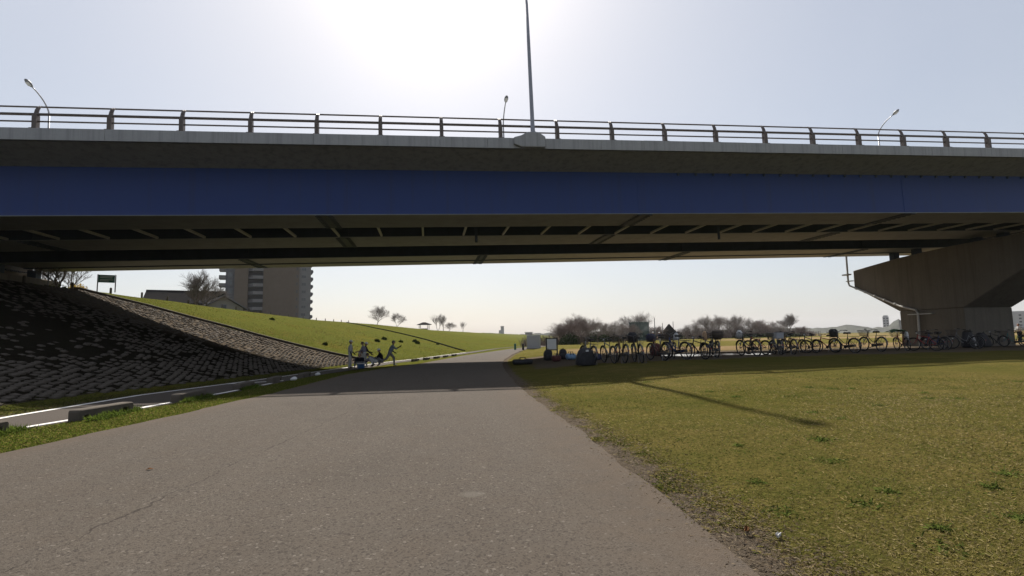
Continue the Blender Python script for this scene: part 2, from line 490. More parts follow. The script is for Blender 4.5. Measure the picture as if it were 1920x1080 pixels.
# ------------------------------------------------------------------ ground shape
def ip(y, xs, ys): return np.interp(y, xs, ys)
ROAD_Y = [-30, 0, 2.2, 6, 9, 12, 17, 19, 26, 34, 46, 57, 70, 100, 160, 300]
ROAD_L = [-4.9, -4.6, -4.5, -4.35, -3.75, -3.35, -3.05, -2.95, -1.75, 0.1, 3.0, 6.6, 10.9, 23, 50, 120]
ROAD_R = [1.35, 1.45, 1.5, 1.75, 1.84, 2.06, 2.58, 2.8, 3.7, 4.95, 7.45, 10.1, 13.6, 26, 53, 123]
PATH_Y = [-30, 0, 8, 10, 14, 16.3, 20, 24, 32, 37, 44, 58, 75, 110, 180, 300]
PATH_L = [-7.6, -7.5, -7.1, -7.02, -7.1, -6.75, -6.2, -5.85, -5.1, -3.8, -1.15, 3.7, 9.6, 24, 53, 117]
PATH_R = [-6.4, -6.2, -5.75, -5.15, -4.85, -4.78, -4.7, -4.4, -3.4, -2.2, 0.5, 5.2, 10.4, 24.9, 54, 118]
def roadL(y): return ip(y, ROAD_Y, ROAD_L)
def roadR(y): return ip(y, ROAD_Y, ROAD_R)
def pathL(y): return ip(y, PATH_Y, PATH_L)
def pathR(y): return ip(y, PATH_Y, PATH_R)
def zroad(y): return ip(y, [0, 10, 20, 32, 45, 70, 400], [0, 0, -.14, -.38, -.45, -.5, -.5])
def zpath(y): return ip(y, [0, 10, 20, 32, 45, 70, 400], [-.08, -.08, -.28, -.55, -.55, -.5, -.5])
CR_Y = [-60, 20, 34, 38, 47, 62, 95, 125, 222, 370, 674, 1500]
CR_X = [-23.4, -23.2, -23.0, -22.66, -22.1, -21.6, -19.7, -12.8, 1.5, 36.5, 123, 400]
def crest(y): return ip(y, CR_Y, CR_X)
TOE_Y = [-30, 8, 14, 20, 24, 32, 37, 44, 58, 75, 110, 180, 339, 618, 1500]
TOE_X = [-8.3, -7.95, -7.9, -7.1, -6.75, -6.0, -4.6, -1.9, 2.9, 8.8, 22, 40, 78, 165, 480]
def toe(y): return ip(y, TOE_Y, TOE_X)
CZ = 4.7
def zright(X, Y):
    a = ip(Y, [0, 12, 21, 31, 60, 300], [.08, .12, .04, -.12, -.2, -.25])
    b = ip(Y, [0, 12, 21, 31, 60, 300], [.26, .28, .14, -.08, -.15, -.25])
    t = np.clip((X - 4) / 11, 0, 1)
    return a * (1 - t) + b * t
def smooth(t):
    t = np.clip(t, 0, 1)
    return t * t * (3 - 2 * t)
def terrain(X, Y, cut=True):
    X = np.asarray(X, float); Y = np.asarray(Y, float)
    cx, tx = crest(Y), toe(Y)
    zp, zr = zpath(Y), zroad(Y)
    # slope
    t = np.clip((tx - X) / (tx - cx), 0, 1)
    zs = zp + 0.02 + (CZ - zp) * t ** ip(Y, [0, 25, 33, 60, 90], [1.1, 1.25, 1.3, 1.25, 1.1])
    land = CZ - np.clip((cx - 4.5 - X) / 9.0, 0, 1) * 3.4
    zs = np.where(X < cx - 4.5, land, np.where(X < cx, CZ, zs))
    # flat between toe and right field
    pr, rl, rr = pathR(Y), roadL(Y), roadR(Y)
    zb = np.where(X < pr, zp, np.where(X < rl, zp + (zr - zp) * (X - pr) / np.maximum(rl - pr, 0.05), zr))
    k = smooth((X - rr) / 4.0)
    zb = np.where(X > rr, zr * (1 - k) + zright(X, Y) * k, zb)
    z = np.where(X < tx, zs, zb)
    z = z + 0.02 * np.sin(X * 1.7 + Y * 0.6) * np.sin(Y * 1.1) * (X > rr + 0.6)
    pud = np.clip(1.25 - np.hypot((X - 14.7) / 3.1, (Y - 24.6) / 1.9), 0, 1) * 4
    z = z - (z - .035) * np.clip(pud, 0, 1) - .03 * np.clip(pud - .8, 0, 1)
    if cut:
        inroad = (X > rl + 0.04) & (X < rr - 0.04)
        inpath = (X > pathL(Y) + 0.04) & (X < pr - 0.04)
        verge = ((X >= rr - 0.04) & (X < rr + 0.35)) | ((X <= rl + 0.04) & (X >= pr - 0.04)) | ((X < pathL(Y) + 0.04) & (X > tx - 0.1))
        z = np.where(inroad | inpath, z - 0.07, z)
        z = np.where(verge, z - 0.012 + 0.0 * X, z)
    return z
def rev_edge(x, y):
    t = np.clip((toe(y) - x) / (toe(y) - crest(y)), 0, 1)
    return ip(t, [0, .3, .6, .85, 1], [39.4, 40.4, 41.0, 40.0, 37.6])
def gz(x, y): return float(terrain(np.array([x]), np.array([y]), False)[0])

def grid_axis(segs):
    out = []
    for a, b, d in segs:
        n = max(1, int(round((b - a) / d)))
        out += list(np.linspace(a, b, n, endpoint=False))
    out.append(segs[-1][1])
    return np.array(out)
gx = grid_axis([(-900, -300, 60), (-300, -60, 15), (-60, -24, 1.5), (-24, -9, 0.5), (-9, 9, 0.15), (9, 26, 0.4), (26, 70, 2), (70, 200, 6), (200, 500, 25), (500, 2000, 100)])
gy = grid_axis([(-60, -4, 4), (-4, 2, 0.5), (2, 16, 0.25), (16, 48, 0.5), (48, 130, 2), (130, 400, 9), (400, 800, 30), (800, 2000, 100)])
def build_ground():
    X, Y = np.meshgrid(gx, gy)
    Z = terrain(X, Y)
    nx, ny = len(gx), len(gy)
    co = np.stack([X, Y, Z], -1).reshape(-1, 3).astype(np.float32)
    i = np.arange(ny - 1)[:, None] * nx + np.arange(nx - 1)[None]
    f = np.stack([i, i + 1, i + nx + 1, i + nx], -1).reshape(-1, 4)
    me = bpy.data.meshes.new('ground')
    me.vertices.add(len(co)); me.vertices.foreach_set('co', co.ravel())
    me.loops.add(f.size); me.loops.foreach_set('vertex_index', f.ravel().astype(np.int32))
    me.polygons.add(len(f)); me.polygons.foreach_set('loop_start', np.arange(0, f.size, 4, dtype=np.int32))
    me.update()
    me.polygons.foreach_set('use_smooth', np.ones(len(f), dtype=bool))
    Xf, Yf = co[:, 0], co[:, 1]
    rr, rl, pr, pl = roadR(Yf), roadL(Yf), pathR(Yf), pathL(Yf)
    dirt = np.clip(0.95 - np.abs(Xf - rr - 0.05) / 0.50, 0, 1) * (Yf < 60)
    dirt = np.maximum(dirt, np.clip(0.75 - np.abs(Xf - rl) / 0.28, 0, 1) * (Yf < 60))
    dirt = np.maximum(dirt, np.clip(0.7 - np.abs(Xf - pl + 0.25) / 0.4, 0, 1) * (Yf < 40))
    # worn earth under the bridge where the bicycles stand
    und = smooth((Yf - 17.2) / 2.2) * (1 - smooth((Yf - 33) / 3)) * smooth((Xf - rr) / 2.0)
    dirt = np.maximum(dirt, 0.75 * und)
    # earth between the revetment blocks, the bridge's shade put into its colour
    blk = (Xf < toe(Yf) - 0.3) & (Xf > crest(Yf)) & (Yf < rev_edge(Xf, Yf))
    shade_earth = blk * (1 - smooth((Yf - 31.5) / 3.5))
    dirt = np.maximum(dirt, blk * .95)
    lush = np.clip(smooth((toe(Yf) + 1.0 - Xf) / 1.0) + smooth((rl - 0.05 - Xf) / 0.3), 0, 1)
    lush = np.maximum(lush, 0.35 * (1 - smooth((Yf - 6) / 6)) * 0)
    soil = smooth((Yf - 34) / 1.5) * (1 - smooth((Yf - 45) / 6)) * smooth((Xf - rr - 2.5) / 4)
    soil = np.maximum(soil, smooth((Yf - 84) / 6) * (1 - smooth((Yf - 112) / 8)) * smooth((Xf - 42 - (Yf - 80) * 0.6) / 12))
    soil = np.maximum(soil, 0.55 * smooth((Yf - 120) / 30) * (1 - smooth((Yf - 260) / 60)) * smooth((Xf - 110) / 30))
    for nme, a in (('dirt', dirt), ('lush', lush), ('soil', soil), ('shade_earth', shade_earth)):
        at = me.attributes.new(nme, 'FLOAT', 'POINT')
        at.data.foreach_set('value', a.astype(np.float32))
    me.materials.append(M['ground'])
    o = link_mesh('ground', me)
    return tag(o, kind='structure')
build_ground()

def ribbon(name, ys, left, right, zf, mat, lift, nx=8, kind='structure', parent=None, attr=None):
    ys = np.asarray(ys)
    L, Rr = left(ys), right(ys)
    T = np.linspace(0, 1, nx + 1)
    X = L[:, None] * (1 - T) + Rr[:, None] * T
    Y = np.repeat(ys[:, None], nx + 1, 1)
    Z = np.repeat(zf(ys)[:, None], nx + 1, 1) + lift
    m = nx + 1
    vs = np.stack([X, Y, Z], -1).reshape(-1, 3)
    fs = [(i * m + j, i * m + j + 1, (i + 1) * m + j + 1, (i + 1) * m + j) for i in range(len(ys) - 1) for j in range(nx)]
    me = bpy.data.meshes.new(name)
    me.from_pydata([tuple(v) for v in vs], [], fs)
    me.materials.append(mat)
    if attr:
        a = me.attributes.new(attr[0], 'FLOAT', 'POINT')
        a.data.foreach_set('value', attr[1](X, Y).reshape(-1).astype(np.float32))
    me.update()
    o = link_mesh(name, me, parent)
    if kind and parent is None: tag(o, kind=kind)
    return o

_ys = np.concatenate([np.arange(-20, 3, 1.0), np.arange(3, 30, 0.25), np.arange(30, 80, 1.0), np.arange(80, 200, 6.0)])
_wob = lambda y: 0.014 * np.sin(y * 2.3) + 0.014 * np.sin(y * 5.7 + 1) + 0.010 * np.sin(y * 11.1)
def dustf(X, Y):
    d = np.minimum(np.abs(X - roadR(Y)), np.abs(X - roadL(Y)) * 1.6)
    return np.clip(1 - d / 0.85, 0, 1)
ribbon('road', _ys, lambda y: roadL(y) + _wob(y), lambda y: roadR(y) + _wob(y + 3), zroad, M['asphalt'], 0.006, 24, attr=('dust', dustf))
path = ribbon('path', _ys, lambda y: pathL(y), lambda y: pathR(y), zpath, M['path'], 0.004, 6)
_yl = np.concatenate([np.arange(-6, 36, 0.5), np.arange(36, 60, 1.0)])
ribbon('edge_line', _yl, lambda y: pathL(y) + 0.10, lambda y: pathL(y) + 0.22, zpath, M['paint'], 0.010, 1, parent=path)
_yl2 = np.concatenate([np.arange(-6, 17.6, 0.5)])
ribbon('edge_line', _yl2, lambda y: pathR(y) - 0.22, lambda y: pathR(y) - 0.10, zpath, M['paint'], 0.010, 1, parent=path)
_x = MB(); _x.add([(-6.35, 17.6, zpath(17.6) + .0145), (-6.3, 17.9, zpath(17.9) + .0145), (-4.9, 18.9, zpath(18.9) + .0145), (-4.88, 18.6, zpath(18.6) + .0145)], [(0, 3, 2, 1)])
_x.build('cross_line', M['paint'], path, fixn=False)

# ------------------------------------------------------------------ road bridge
GR = math.atan(0.026)
bridge = empty('road_bridge', (0.22, 0, 0), 0, 'long road bridge with blue steel girders crossing overhead', 'bridge')
bridge.rotation_euler = (0, -GR, 0)
V0, V9 = 20.9, 40.3
U0, U9 = -44.0, 92.0
Z_SOF, Z_FB, Z_FT, Z_GB = 8.62, 9.06, 9.48, 6.60

def build_bridge():
    d = MB()
    d.prism([(V0 + .06, Z_FB), (22.75, Z_SOF), (38.44, Z_SOF), (V9 - .06, Z_FB), (V9 - .06, 9.36), (V0 + .06, 9.36)], 'x', U0, U9)
    deck = d.build('deck', M['concrete_deck'], bridge)
    # cast edge panels with open joints, near edge and far edge
    pm = {}
    def panel(length, side):
        key = (round(length, 2), side)
        if key not in pm:
            s = MB()
            s.prism([(-.0, -.02), (.34, -.005), (.34, .42), (.30, .44), (.02, .44), (0, .42)], 'x', 0.006, length - 0.006)
            pm[key] = s.mesh('fascia_panel', M['concrete_deck'])
        return pm[key]
    edges = [U0]
    rr = random.Random(3)
    while edges[-1] < U9 - 6:
        edges.append(edges[-1] + rr.choice([2.0, 3.5, 5.0, 5.0, 5.0, 7.5]))
    for a, b in zip(edges[:-1], edges[1:]):
        link_mesh('fascia_panel', panel(b - a, 0), deck, (a, V0 - .02 + rr.uniform(-.006, .006), Z_FB - .02 + rr.uniform(-.006, .006)))
    far = MB().rng(U0, U9, V9 - .34, V9, Z_FB, Z_FT)
    far.build('far_edge_beam', M['concrete_deck'], deck)
    # lamp pedestal on the edge
    p = MB()
    p.prism([(3.92, Z_FB - .03), (4.98, Z_FB - .03), (4.98, Z_FT + .02), (4.80, Z_FT + .14), (4.68, Z_FT + .22), (4.22, Z_FT + .22), (3.92, Z_FT + .06), (3.6, Z_FT - .03), (3.6, Z_FB + .1)], 'y', V0 - .17, V0 + .36)
    bevel(p.build('lamp_pedestal', M['concrete_deck'], deck), .03)
    # railing
    railing = empty('railing', (0, 0, 0), parent=bridge)
    s = MB()
    s.box((0, 0.02, .29), (.15, .20, .58))
    s.box((0, -.09, .02), (.24, .12, .04))
    pl = [(0, .03, .55), (0, .035, .66), (0, .07, .80), (0, .14, .93), (0, .24, 1.01)]
    for dx in (-.035, .035):
        s.tube([(x + dx, y, z) for x, y, z in pl], [.05, .045, .04, .034, .03], 6)
    post_me = s.mesh('post', M['rail'])
    k0 = -12
    for k in range(k0, 31):
        link_mesh('post', post_me, railing, (-14.42 + 2.501 * k, V0 + .14, Z_FT - .03))
    ua, ub = -14.42 + 2.501 * k0, -14.42 + 2.501 * 30
    for name, vv, zz, hh, dd in (('top_rail', .30, 1.0, .062, .07), ('middle_rail', .06, .61, .10, .06), ('lower_rail', .06, .335, .06, .05)):
        m = MB()
        m.tube([(ua - .4, V0 + .14 + vv - .04, Z_FT - .03 + zz), (ub + .4, V0 + .14 + vv - .04, Z_FT - .03 + zz)], hh / 2 * 1.1, 8)
        m.build(name, M['rail'], railing, smooth=True)
    # three steel box girders with flange lips, splice plates
    for i, (a, b, spl) in enumerate(((22.75, 25.3, (-33.9, -19.2, -4.5, 10.2, 24.9, 39.6, 54.3)), (27.8, 30.55, (-33.9, -19.2, -4.5, 10.2, 24.9, 39.6, 54.3)), (34.5, 38.44, (-26.5, -11.6, 3.6, 18.5, 33.4, 48.2)))):
        g = MB()
        g.rng(-25.2, U9, a, b, Z_GB + .03, Z_SOF + .05)
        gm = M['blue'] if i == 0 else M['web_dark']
        go = g.build('box_girder', gm, bridge)
        fl = MB()
        fl.rng(-25.2, U9, a - (.07 if i else -.002), b + .07, Z_GB, Z_GB + .028)
        fl.build('bottom_flange', M['flange'], go)
        if i == 2:
            fl = MB().rng(-25.2, U9, a + 2.0, a + 2.08, Z_GB - .07, Z_GB - .004)
            fl.build('flange_stiffener', M['web_dark'], go)
        for u in spl:
            q = MB()
            # bolted plate under the flange: toothed edge from rows of bolt heads
            wd = .62 if i < 2 else .55
            q.rng(u - wd / 2, u + wd / 2, a - .02, b + .02, Z_GB - .022, Z_GB - .003)
            n = 9 if i < 2 else 12
            for r_ in range(n):
                vv = a + .1 + (b - a - .2) * r_ / (n - 1)
                for sx in (-1, 1):
                    for tx in (0.10, .22):
                        q.box((u + sx * (wd / 2 + .0) - sx * tx + sx * .12, vv, Z_GB - .035), (.09, .12, .03))
            if i: q.rng(u - .30, u + .30, a - .075, a - .003, Z_GB + .06, Z_SOF - .10)
            q.build('splice_plate', M['web_dark'] if i else M['web_dark'], go)
        if i == 0:
            # web splice in the girder's own paint, form brackets along the top
            for u in spl:
                q = MB().rng(u - .34, u + .34, a - .014, a - .003, Z_GB + .1, Z_SOF - .16)
                q.build('web_plate', M['blue'], go)
            q = MB()
            for kk in range(70):
                u = 12 + kk * .92
                q.box((u, a - .04, Z_SOF - .02 - .05), (.10, .07, .12))
            tag(q.build('form_brackets', M['web_dark'], go), kind='stuff')
    # struts between the first two girders, hanging cable
    sm = MB()
    sm.rng(-.05, .05, 25.42, 27.68, Z_GB + .02, Z_GB + .12)
    sm = sm.mesh('cross_strut', M['galv'])
    n0, n1 = -11, 34
    for k in range(n0, n1):
        link_mesh('cross_strut', sm, bridge, (-.33 + 2.17 * k, 0, 0))
    c = MB()
    pts = []
    for k in range(n0, n1 - 1):
        for t in range(6):
            tt = t / 6
            pts.append((-.33 + 2.17 * (k + tt), 26.9, Z_GB + .52 - .16 * 4 * tt * (1 - tt)))
    c.tube(pts, .035, 5)
    c.build('cable', M['galv'], bridge)
    c = MB().tube([(-24.5, 25.62, Z_GB + .35), (U9, 25.62, Z_GB + .35)], .07, 8)
    c.build('utility_pipe', M['web_dark'], bridge)
    for u in (2.4, 16.1):
        c = MB().tube([(u, 26.3, Z_SOF + .02), (u, 26.3, Z_GB - .62)], .07, 10)
        c.build('drain_pipe', M['web_dark'], bridge, smooth=True)
    # cross diaphragms far above between girders 2 and 3
    dm = MB().rng(-.04, .04, 30.7, 34.4, Z_GB + .75, Z_SOF - .02).mesh('diaphragm', M['web_dark'])
    for k in range(-4, 16):
        link_mesh('diaphragm', dm, bridge, (-.3 + 4.9 * k, 0, 0))
build_bridge()

# pier: hammerhead on a thick column
def build_pier():
    U = 36.0
    pier = empty('bridge_pier', (U + 2, 31, -.3), 0, 'concrete hammerhead pier under the right end of the bridge', 'pier')
    ox, oy, oz = U + 2, 31, -.3
    h = MB()
    prof = [(29.6, 2.62), (34.5, 2.62), (38.55, 4.85), (38.55, 6.30), (34.2, 6.74), (30.0, 6.95), (26.0, 6.97), (22.2, 6.85), (22.2, 5.7), (25.9, 4.75)]
    h.prism([(v - oy, z - oz) for v, z in prof], 'x', U - ox, U + 4 - ox)
    bevel(h.build('pier_head', M['concrete_pier'], pier), .06, 2)
    c = MB()
    c.prism([(U + .02 - ox, 29.62 - oy), (U + 3.98 - ox, 29.62 - oy), (U + 3.98 - ox, 34.48 - oy), (U + .02 - ox, 34.48 - oy)], 'z', 0, 2.62 - oz - .002)
    bevel(c.build('column', M['concrete_pier'], pier), .06, 2)
    bm = MB()
    bm.rng(-.32, .32, -.30, .30, 0, .40)
    bm.rng(-.24, .24, -.24, .24, .40, 1.2)
    bme = bm.mesh('bearing', M['web_dark'])
    for v, z in ((36.9, 6.44), (34.9, 6.64), (30.3, 6.9), (28.6, 6.93), (25.1, 6.92), (23.3, 6.85)):
        link_mesh('bearing', bme, pier, (.5, v - oy, z - oz))
    # rain pipe: comes off the deck, runs along the slope of the arm and down the column
    p = MB()
    x = U - .13 - ox
    pts = [(39.0, 7.6), (39.0, 5.35), (38.9, 5.05), (34.3, 3.0), (33.0, 2.62), (32.85, 2.4), (32.9, -.25)]
    p.tube([(x, v - oy, z - oz) for v, z in pts], .075, 8)
    for i in range(5):
        t = .15 + .19 * i
        v, z = 38.9 + (34.3 - 38.9) * t, 5.05 + (3.0 - 5.05) * t
        p.tube([(x, v + .06 - oy, z + .027 - oz), (x, v - .06 - oy, z - .027 - oz)], .11, 8)
    p.build('rain_pipe', M['galv'], pier, smooth=False)
    b = MB()
    b.rng(x - .3, x + .1, 38.7 - oy, 39.3 - oy, 5.95 - oz, 6.06 - oz)
    b.rng(x - .2, x + .13, 38.5 - oy, 39.05 - oy, 5.4 - oz, 5.46 - oz)
    b.rng(x - .12, x + .13, 31.7 - oy, 33.6 - oy, 2.28 - oz, 2.34 - oz)
    b.build('pipe_bracket', M['galv'], pier)
build_pier()

def build_abutment():
    a = empty('bridge_abutment', (-25, 30, 3), 0, 'dark concrete abutment on the embankment top at the left end of the bridge', 'abutment')
    m = MB()
    m.rng(-1.6, 0, -9.3, 9.6, -1.5, 2.42)
    bevel(m.build('bearing_seat', M['concrete_pier'], a), .05)
    m = MB().rng(-34, -1.6, -9.2, 9.5, -1.8, 5.1)
    m.build('back_wall', M['concrete_pier'], a)
    bm = MB().rng(-.25, .25, -.25, .25, 0, .55).mesh('bearing', M['web_dark'])
    for v in (23.2, 24.9, 28.2, 30.1, 35.0, 38.0):
        link_mesh('bearing', bm, a, (-.5, v - 30, 2.42))
build_abutment()

# street lamps standing on the bridge
def lamp(u, v, zb, hh, reach, r0, label, flip):
    L = empty('street_lamp', (u, v, zb), 0, label, 'street lamp', 'street lamps on the bridge')
    L.rotation_euler = (0, -GR, 0)
    p = MB()
    p.lathe([(r0 * 1.9, 0), (r0 * 1.9, .04), (r0 * 1.15, .06), (r0, .5), (r0 * .82, hh * .7), (r0 * .62, hh)], 12)
    p.build('pole', M['lamp_grey'], L, smooth=True)
    a = MB()
    d = flip
    pts = []
    for i in range(9):
        t = i / 8
        pts.append((0, d * reach * .82 * (t ** 1.55), hh + 1.2 * math.sin(t * 1.15) / math.sin(1.15)))
    a.tube([(0, 0, hh - .2)] + pts, [r0 * .62] * 2 + [r0 * .58 - r0 * .16 * i / 8 for i in range(8)], 8)
    a.build('arm', M['lamp_grey'], L, smooth=True)
    e = pts[-1]
    h = MB()
    ax = Vector((0, d, .42)).normalized()
    up = Vector((1, 0, 0)).cross(ax)
    if up.z < 0: up = -up
    ring = [(0, .06, .05), (.10, .12, .09), (.30, .16, .11), (.52, .14, .08), (.64, .07, .04)]
    vs, n = [], 10
    for (s, wx, wz) in ring:
        for k in range(n):
            an = 2 * math.pi * k / n
            q = Vector(e) + ax * (s - .05) + Vector((1, 0, 0)) * wx * math.cos(an) + up * wz * math.sin(an)
            vs.append(q)
    fs = [(i * n + k, i * n + (k + 1) % n, (i + 1) * n + (k + 1) % n, (i + 1) * n + k) for i in range(len(ring) - 1) for k in range(n)]
    fs += [tuple(range(n)), tuple((len(ring) - 1) * n + k for k in range(n))]
    h.add(vs, fs)
    h.build('lamp_head', M['lamp_dark'], L, smooth=True)
    g = MB()
    c = Vector(e) + ax * .28 - up * .105
    g.box((0, 0, 0), (.2, .34, .03))
    g.build('lens', M['glass_lens'], L, tuple(c), (math.atan2(.42, 1) * d, 0, 0))
lamp(-26.35, 39.9, 8.72, 8.7, 2.1, .085, 'slim grey street lamp at the left end of the bridge, arm curving left', -1)
lamp(6.25, 39.9, 9.56, 8.7, 2.1, .085, 'far street lamp just left of the tall near pole above the middle of the bridge', -1)
lamp(41.3, 39.9, 10.46, 8.7, 2.1, .085, 'slim grey street lamp at the right of the bridge, arm curving right', -1)
lamp(4.45, 20.96, 9.82, 5.9, .9, .09, 'tall near lamp pole on the pedestal at the middle of the bridge edge', 1)

# ------------------------------------------------------------------ revetment of concrete blocks on the slope under the bridge
def build_revetment():
    rev = empty('block_revetment', (-14, 22, gz(-14, 22)), 0, 'sloping revetment of rough concrete blocks beneath the bridge', 'revetment')
    org = Vector(rev.location)
    # a few block shapes, tapered and uneven
    shapes = []
    for k in range(6):
        r_ = random.Random(40 + k)
        lx, ly, h = .148 * r_.uniform(.86, 1.1), .20 * r_.uniform(.86, 1.08), .045 * r_.uniform(.85, 1.15)
        m = MB()
        bot = [(-lx / 2, -ly / 2, -.12), (lx / 2, -ly / 2, -.12), (lx / 2, ly / 2, -.12), (-lx / 2, ly / 2, -.12)]
        mid = [(x * r_.uniform(.95, 1.0), y * r_.uniform(.95, 1.0), h * .6) for x, y, z in bot]
        top = [(x * r_.uniform(.78, .92), y * r_.uniform(.80, .92), h + r_.uniform(-.012, .012)) for x, y, z in bot]
        m.add(bot + mid + top, [(3, 2, 1, 0), (0, 1, 5, 4), (1, 2, 6, 5), (2, 3, 7, 6), (3, 0, 4, 7), (4, 5, 9, 8), (5, 6, 10, 9), (6, 7, 11, 10), (7, 4, 8, 11), (8, 9, 10, 11)])
        shapes.append(m)
    sp = []
    y = 5.0
    row = 0
    jj = 0
    while y < 45:
        cx, tx = float(crest(y)), float(toe(y)) - .28
        x = tx - (.112 if jj % 2 else 0)
        while x > cx + .15:
            if y > rev_edge(x, y) - .35:
                x -= .225
                continue
            # blocks thinned out under the bridge to deepen its shade with dark earth
            thin_out = .5 + .3 * math.sin(x * .8 + 1.7 * math.sin(y * .31)) + .3 * math.sin(y * .55 + x * .33)
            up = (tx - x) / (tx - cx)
            pb = .74 * min(1, max(0, (y - 14) / 5)) * min(1, max(0, (35 - y) / 3)) * (.55 + .6 * thin_out) + .06
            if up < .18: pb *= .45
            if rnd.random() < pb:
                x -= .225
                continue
            px, py = x + rnd.uniform(-.02, .02), y + rnd.uniform(-.02, .02)
            z = gz(px, py)
            sl_ = math.atan2(gz(px - .3, py) - gz(px + .3, py), .6)
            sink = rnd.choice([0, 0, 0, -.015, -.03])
            sp.append((px, py, z + sink, sl_, rnd.randrange(6), rnd.uniform(-.08, .08)))
            x -= .225
        y += .268
        jj += 1
    def score(s):
        d = Vector((s[0], s[1], s[2])) - CAM
        zc = d.dot(F)
        px, py = 960 + 963 * d.dot(R2) / zc, 540 - 963 * d.dot(U2) / zc
        inside = -10 < px < 1930 and zc > 1
        return (0 if inside else 1, zc)
    sp.sort(key=score)
    ms = [m.mesh('block', M['block_stone']) for m in shapes]
    for s in sp[:300]:
        link_mesh('block', ms[s[4]], rev, Vector(s[:3]) - org, (0, s[3], s[5]))
    j = MB()
    for s in sp[300:]:
        mt = Euler((0, s[3], s[5])).to_matrix()
        j.add([mt @ Vector(q) + Vector(s[:3]) - org for q in shapes[s[4]].v], shapes[s[4]].f)
    tag(j.build('further_blocks', M['block_stone'], rev, fixn=False), kind='stuff')
    # coping strip down the far edge
    c = MB()
    vs = []
    for q in np.linspace(0, 1, 50):
        y = 41.0
        for it in range(8):
            x = float(toe(y)) - .15 + (float(crest(y)) - .3 - float(toe(y)) + .15) * q
            y = float(rev_edge(x, y)) + .1
        z = gz(x, y)
        for (dy, zz) in ((-.12, -.2), (-.12, .15), (.12, .15), (.12, -.2)):
            vs.append(Vector((x, y + dy, z + zz)) - org)
    fs = [(i * 4 + k, i * 4 + (k + 1) % 4, i * 4 + 4 + (k + 1) % 4, i * 4 + 4 + k) for i in range(49) for k in range(4)]
    fs += [(0, 1, 2, 3), (199, 198, 197, 196)]
    c.add(vs, fs)
    c.build('edge_coping', M['concrete_old'], rev)
build_revetment()

# kerb on the far slope: the edge of a ramp going up the embankment
def build_ramp():
    n = 60
    T = np.linspace(0, 1, n)
    X = np.interp(T, np.linspace(0, 1, 8), [4.13, 2.53, -.26, -3.58, -7.44, -11.05, -13.9, -16.0])
    Y = np.interp(T, np.linspace(0, 1, 8), [63.1, 68.4, 76.2, 82.5, 89.7, 98.0, 102.5, 105.5])
    m = MB()
    vs = []
    for x, y in zip(X, Y):
        z = gz(x, y)
        vs += [(x, y, z - .3), (x, y, z + .13), (x + .3, y + .15, z + .10), (x + .3, y + .15, z - .3)]
    fs = [(i * 4 + k, i * 4 + (k + 1) % 4, i * 4 + 4 + (k + 1) % 4, i * 4 + 4 + k) for i in range(n - 1) for k in range(4)]
    m.add(vs, fs)
    tag(m.build('ramp_kerb', M['kerb_dark']), 'dark low kerb line climbing the far grass embankment', 'kerb')
build_ramp()

# ------------------------------------------------------------------ kerb blocks between road and path
def build_kerb_blocks():
    m = MB()
    m.prism([(-.52, .02), (-.52, .14), (-.49, .17), (.49, .17), (.52, .14), (.52, .02), (.44, .02), (.42, .09), (.30, .09), (.28, -.06), (-.32, -.06), (-.34, .07), (-.42, .07), (-.44, -.06), (-.52, -.06)], 'y', -.10, .10)
    me = m.mesh('stone', M['concrete_old'])
    spots = [(-5.72, 7.55, 'low concrete kerb block cut off by the left edge of the picture'),
             (-5.25, 9.5, 'longest-looking low concrete kerb block on the grass strip at the left'),
             (-5.05, 12.1, 'second low concrete kerb block, just where the sunlit verge ends'),
             (-5.0, 15.3, 'low concrete kerb block in the bridge shade, nearest the sunlit verge'),
             (-5.02, 18.2, 'low concrete kerb block in deep shade beside the white cross line'),
             (-4.75, 21.2, 'low concrete kerb block in deep shade nearest the crouching players')]
    far = [(-.95, 38.2, 'first'), (-.15, 40.4, 'second'), (.65, 42.7, 'third'), (1.45, 45.0, 'fourth'), (2.3, 47.4, 'fifth')]
    pts = [(a, b, c, 'kerb blocks along the cycle path') for a, b, c in spots]
    pts += [(a, b, 'small sunlit kerb block, %s to the right of the running player' % w_, 'far kerb blocks') for a, b, w_ in far]
    for x, y, lab, grp in pts:
        dx = float(pathR(y + 1) - pathR(y - 1))
        o = link_mesh('kerb_block', me, None, (x, y, gz(x, y) + .01), (0, 0, math.atan2(2.0, dx) + rnd.uniform(-.03, .03)))
        bevel(o, .015)
        tag(o, lab, 'kerb block', grp)
build_kerb_blocks()

# ------------------------------------------------------------------ people
def capsule(mb, a, b, ra, rb, n=10):
    a, b = Vector(a), Vector(b)
    d = b - a
    L = d.length
    d = d.normalized() if L > 1e-6 else Vector((0, 0, 1))
    pts, rad = [], []
    for t in (-.98, -.7, -.35):
        pts.append(a + d * ra * t); rad.append(ra * math.sqrt(1 - t * t))
    pts.append(a); rad.append(ra)
    pts.append(b); rad.append(rb)
    for t in (.35, .7, .98):
        pts.append(b + d * rb * t); rad.append(rb * math.sqrt(1 - t * t))
    mb.tube(pts, rad, n)

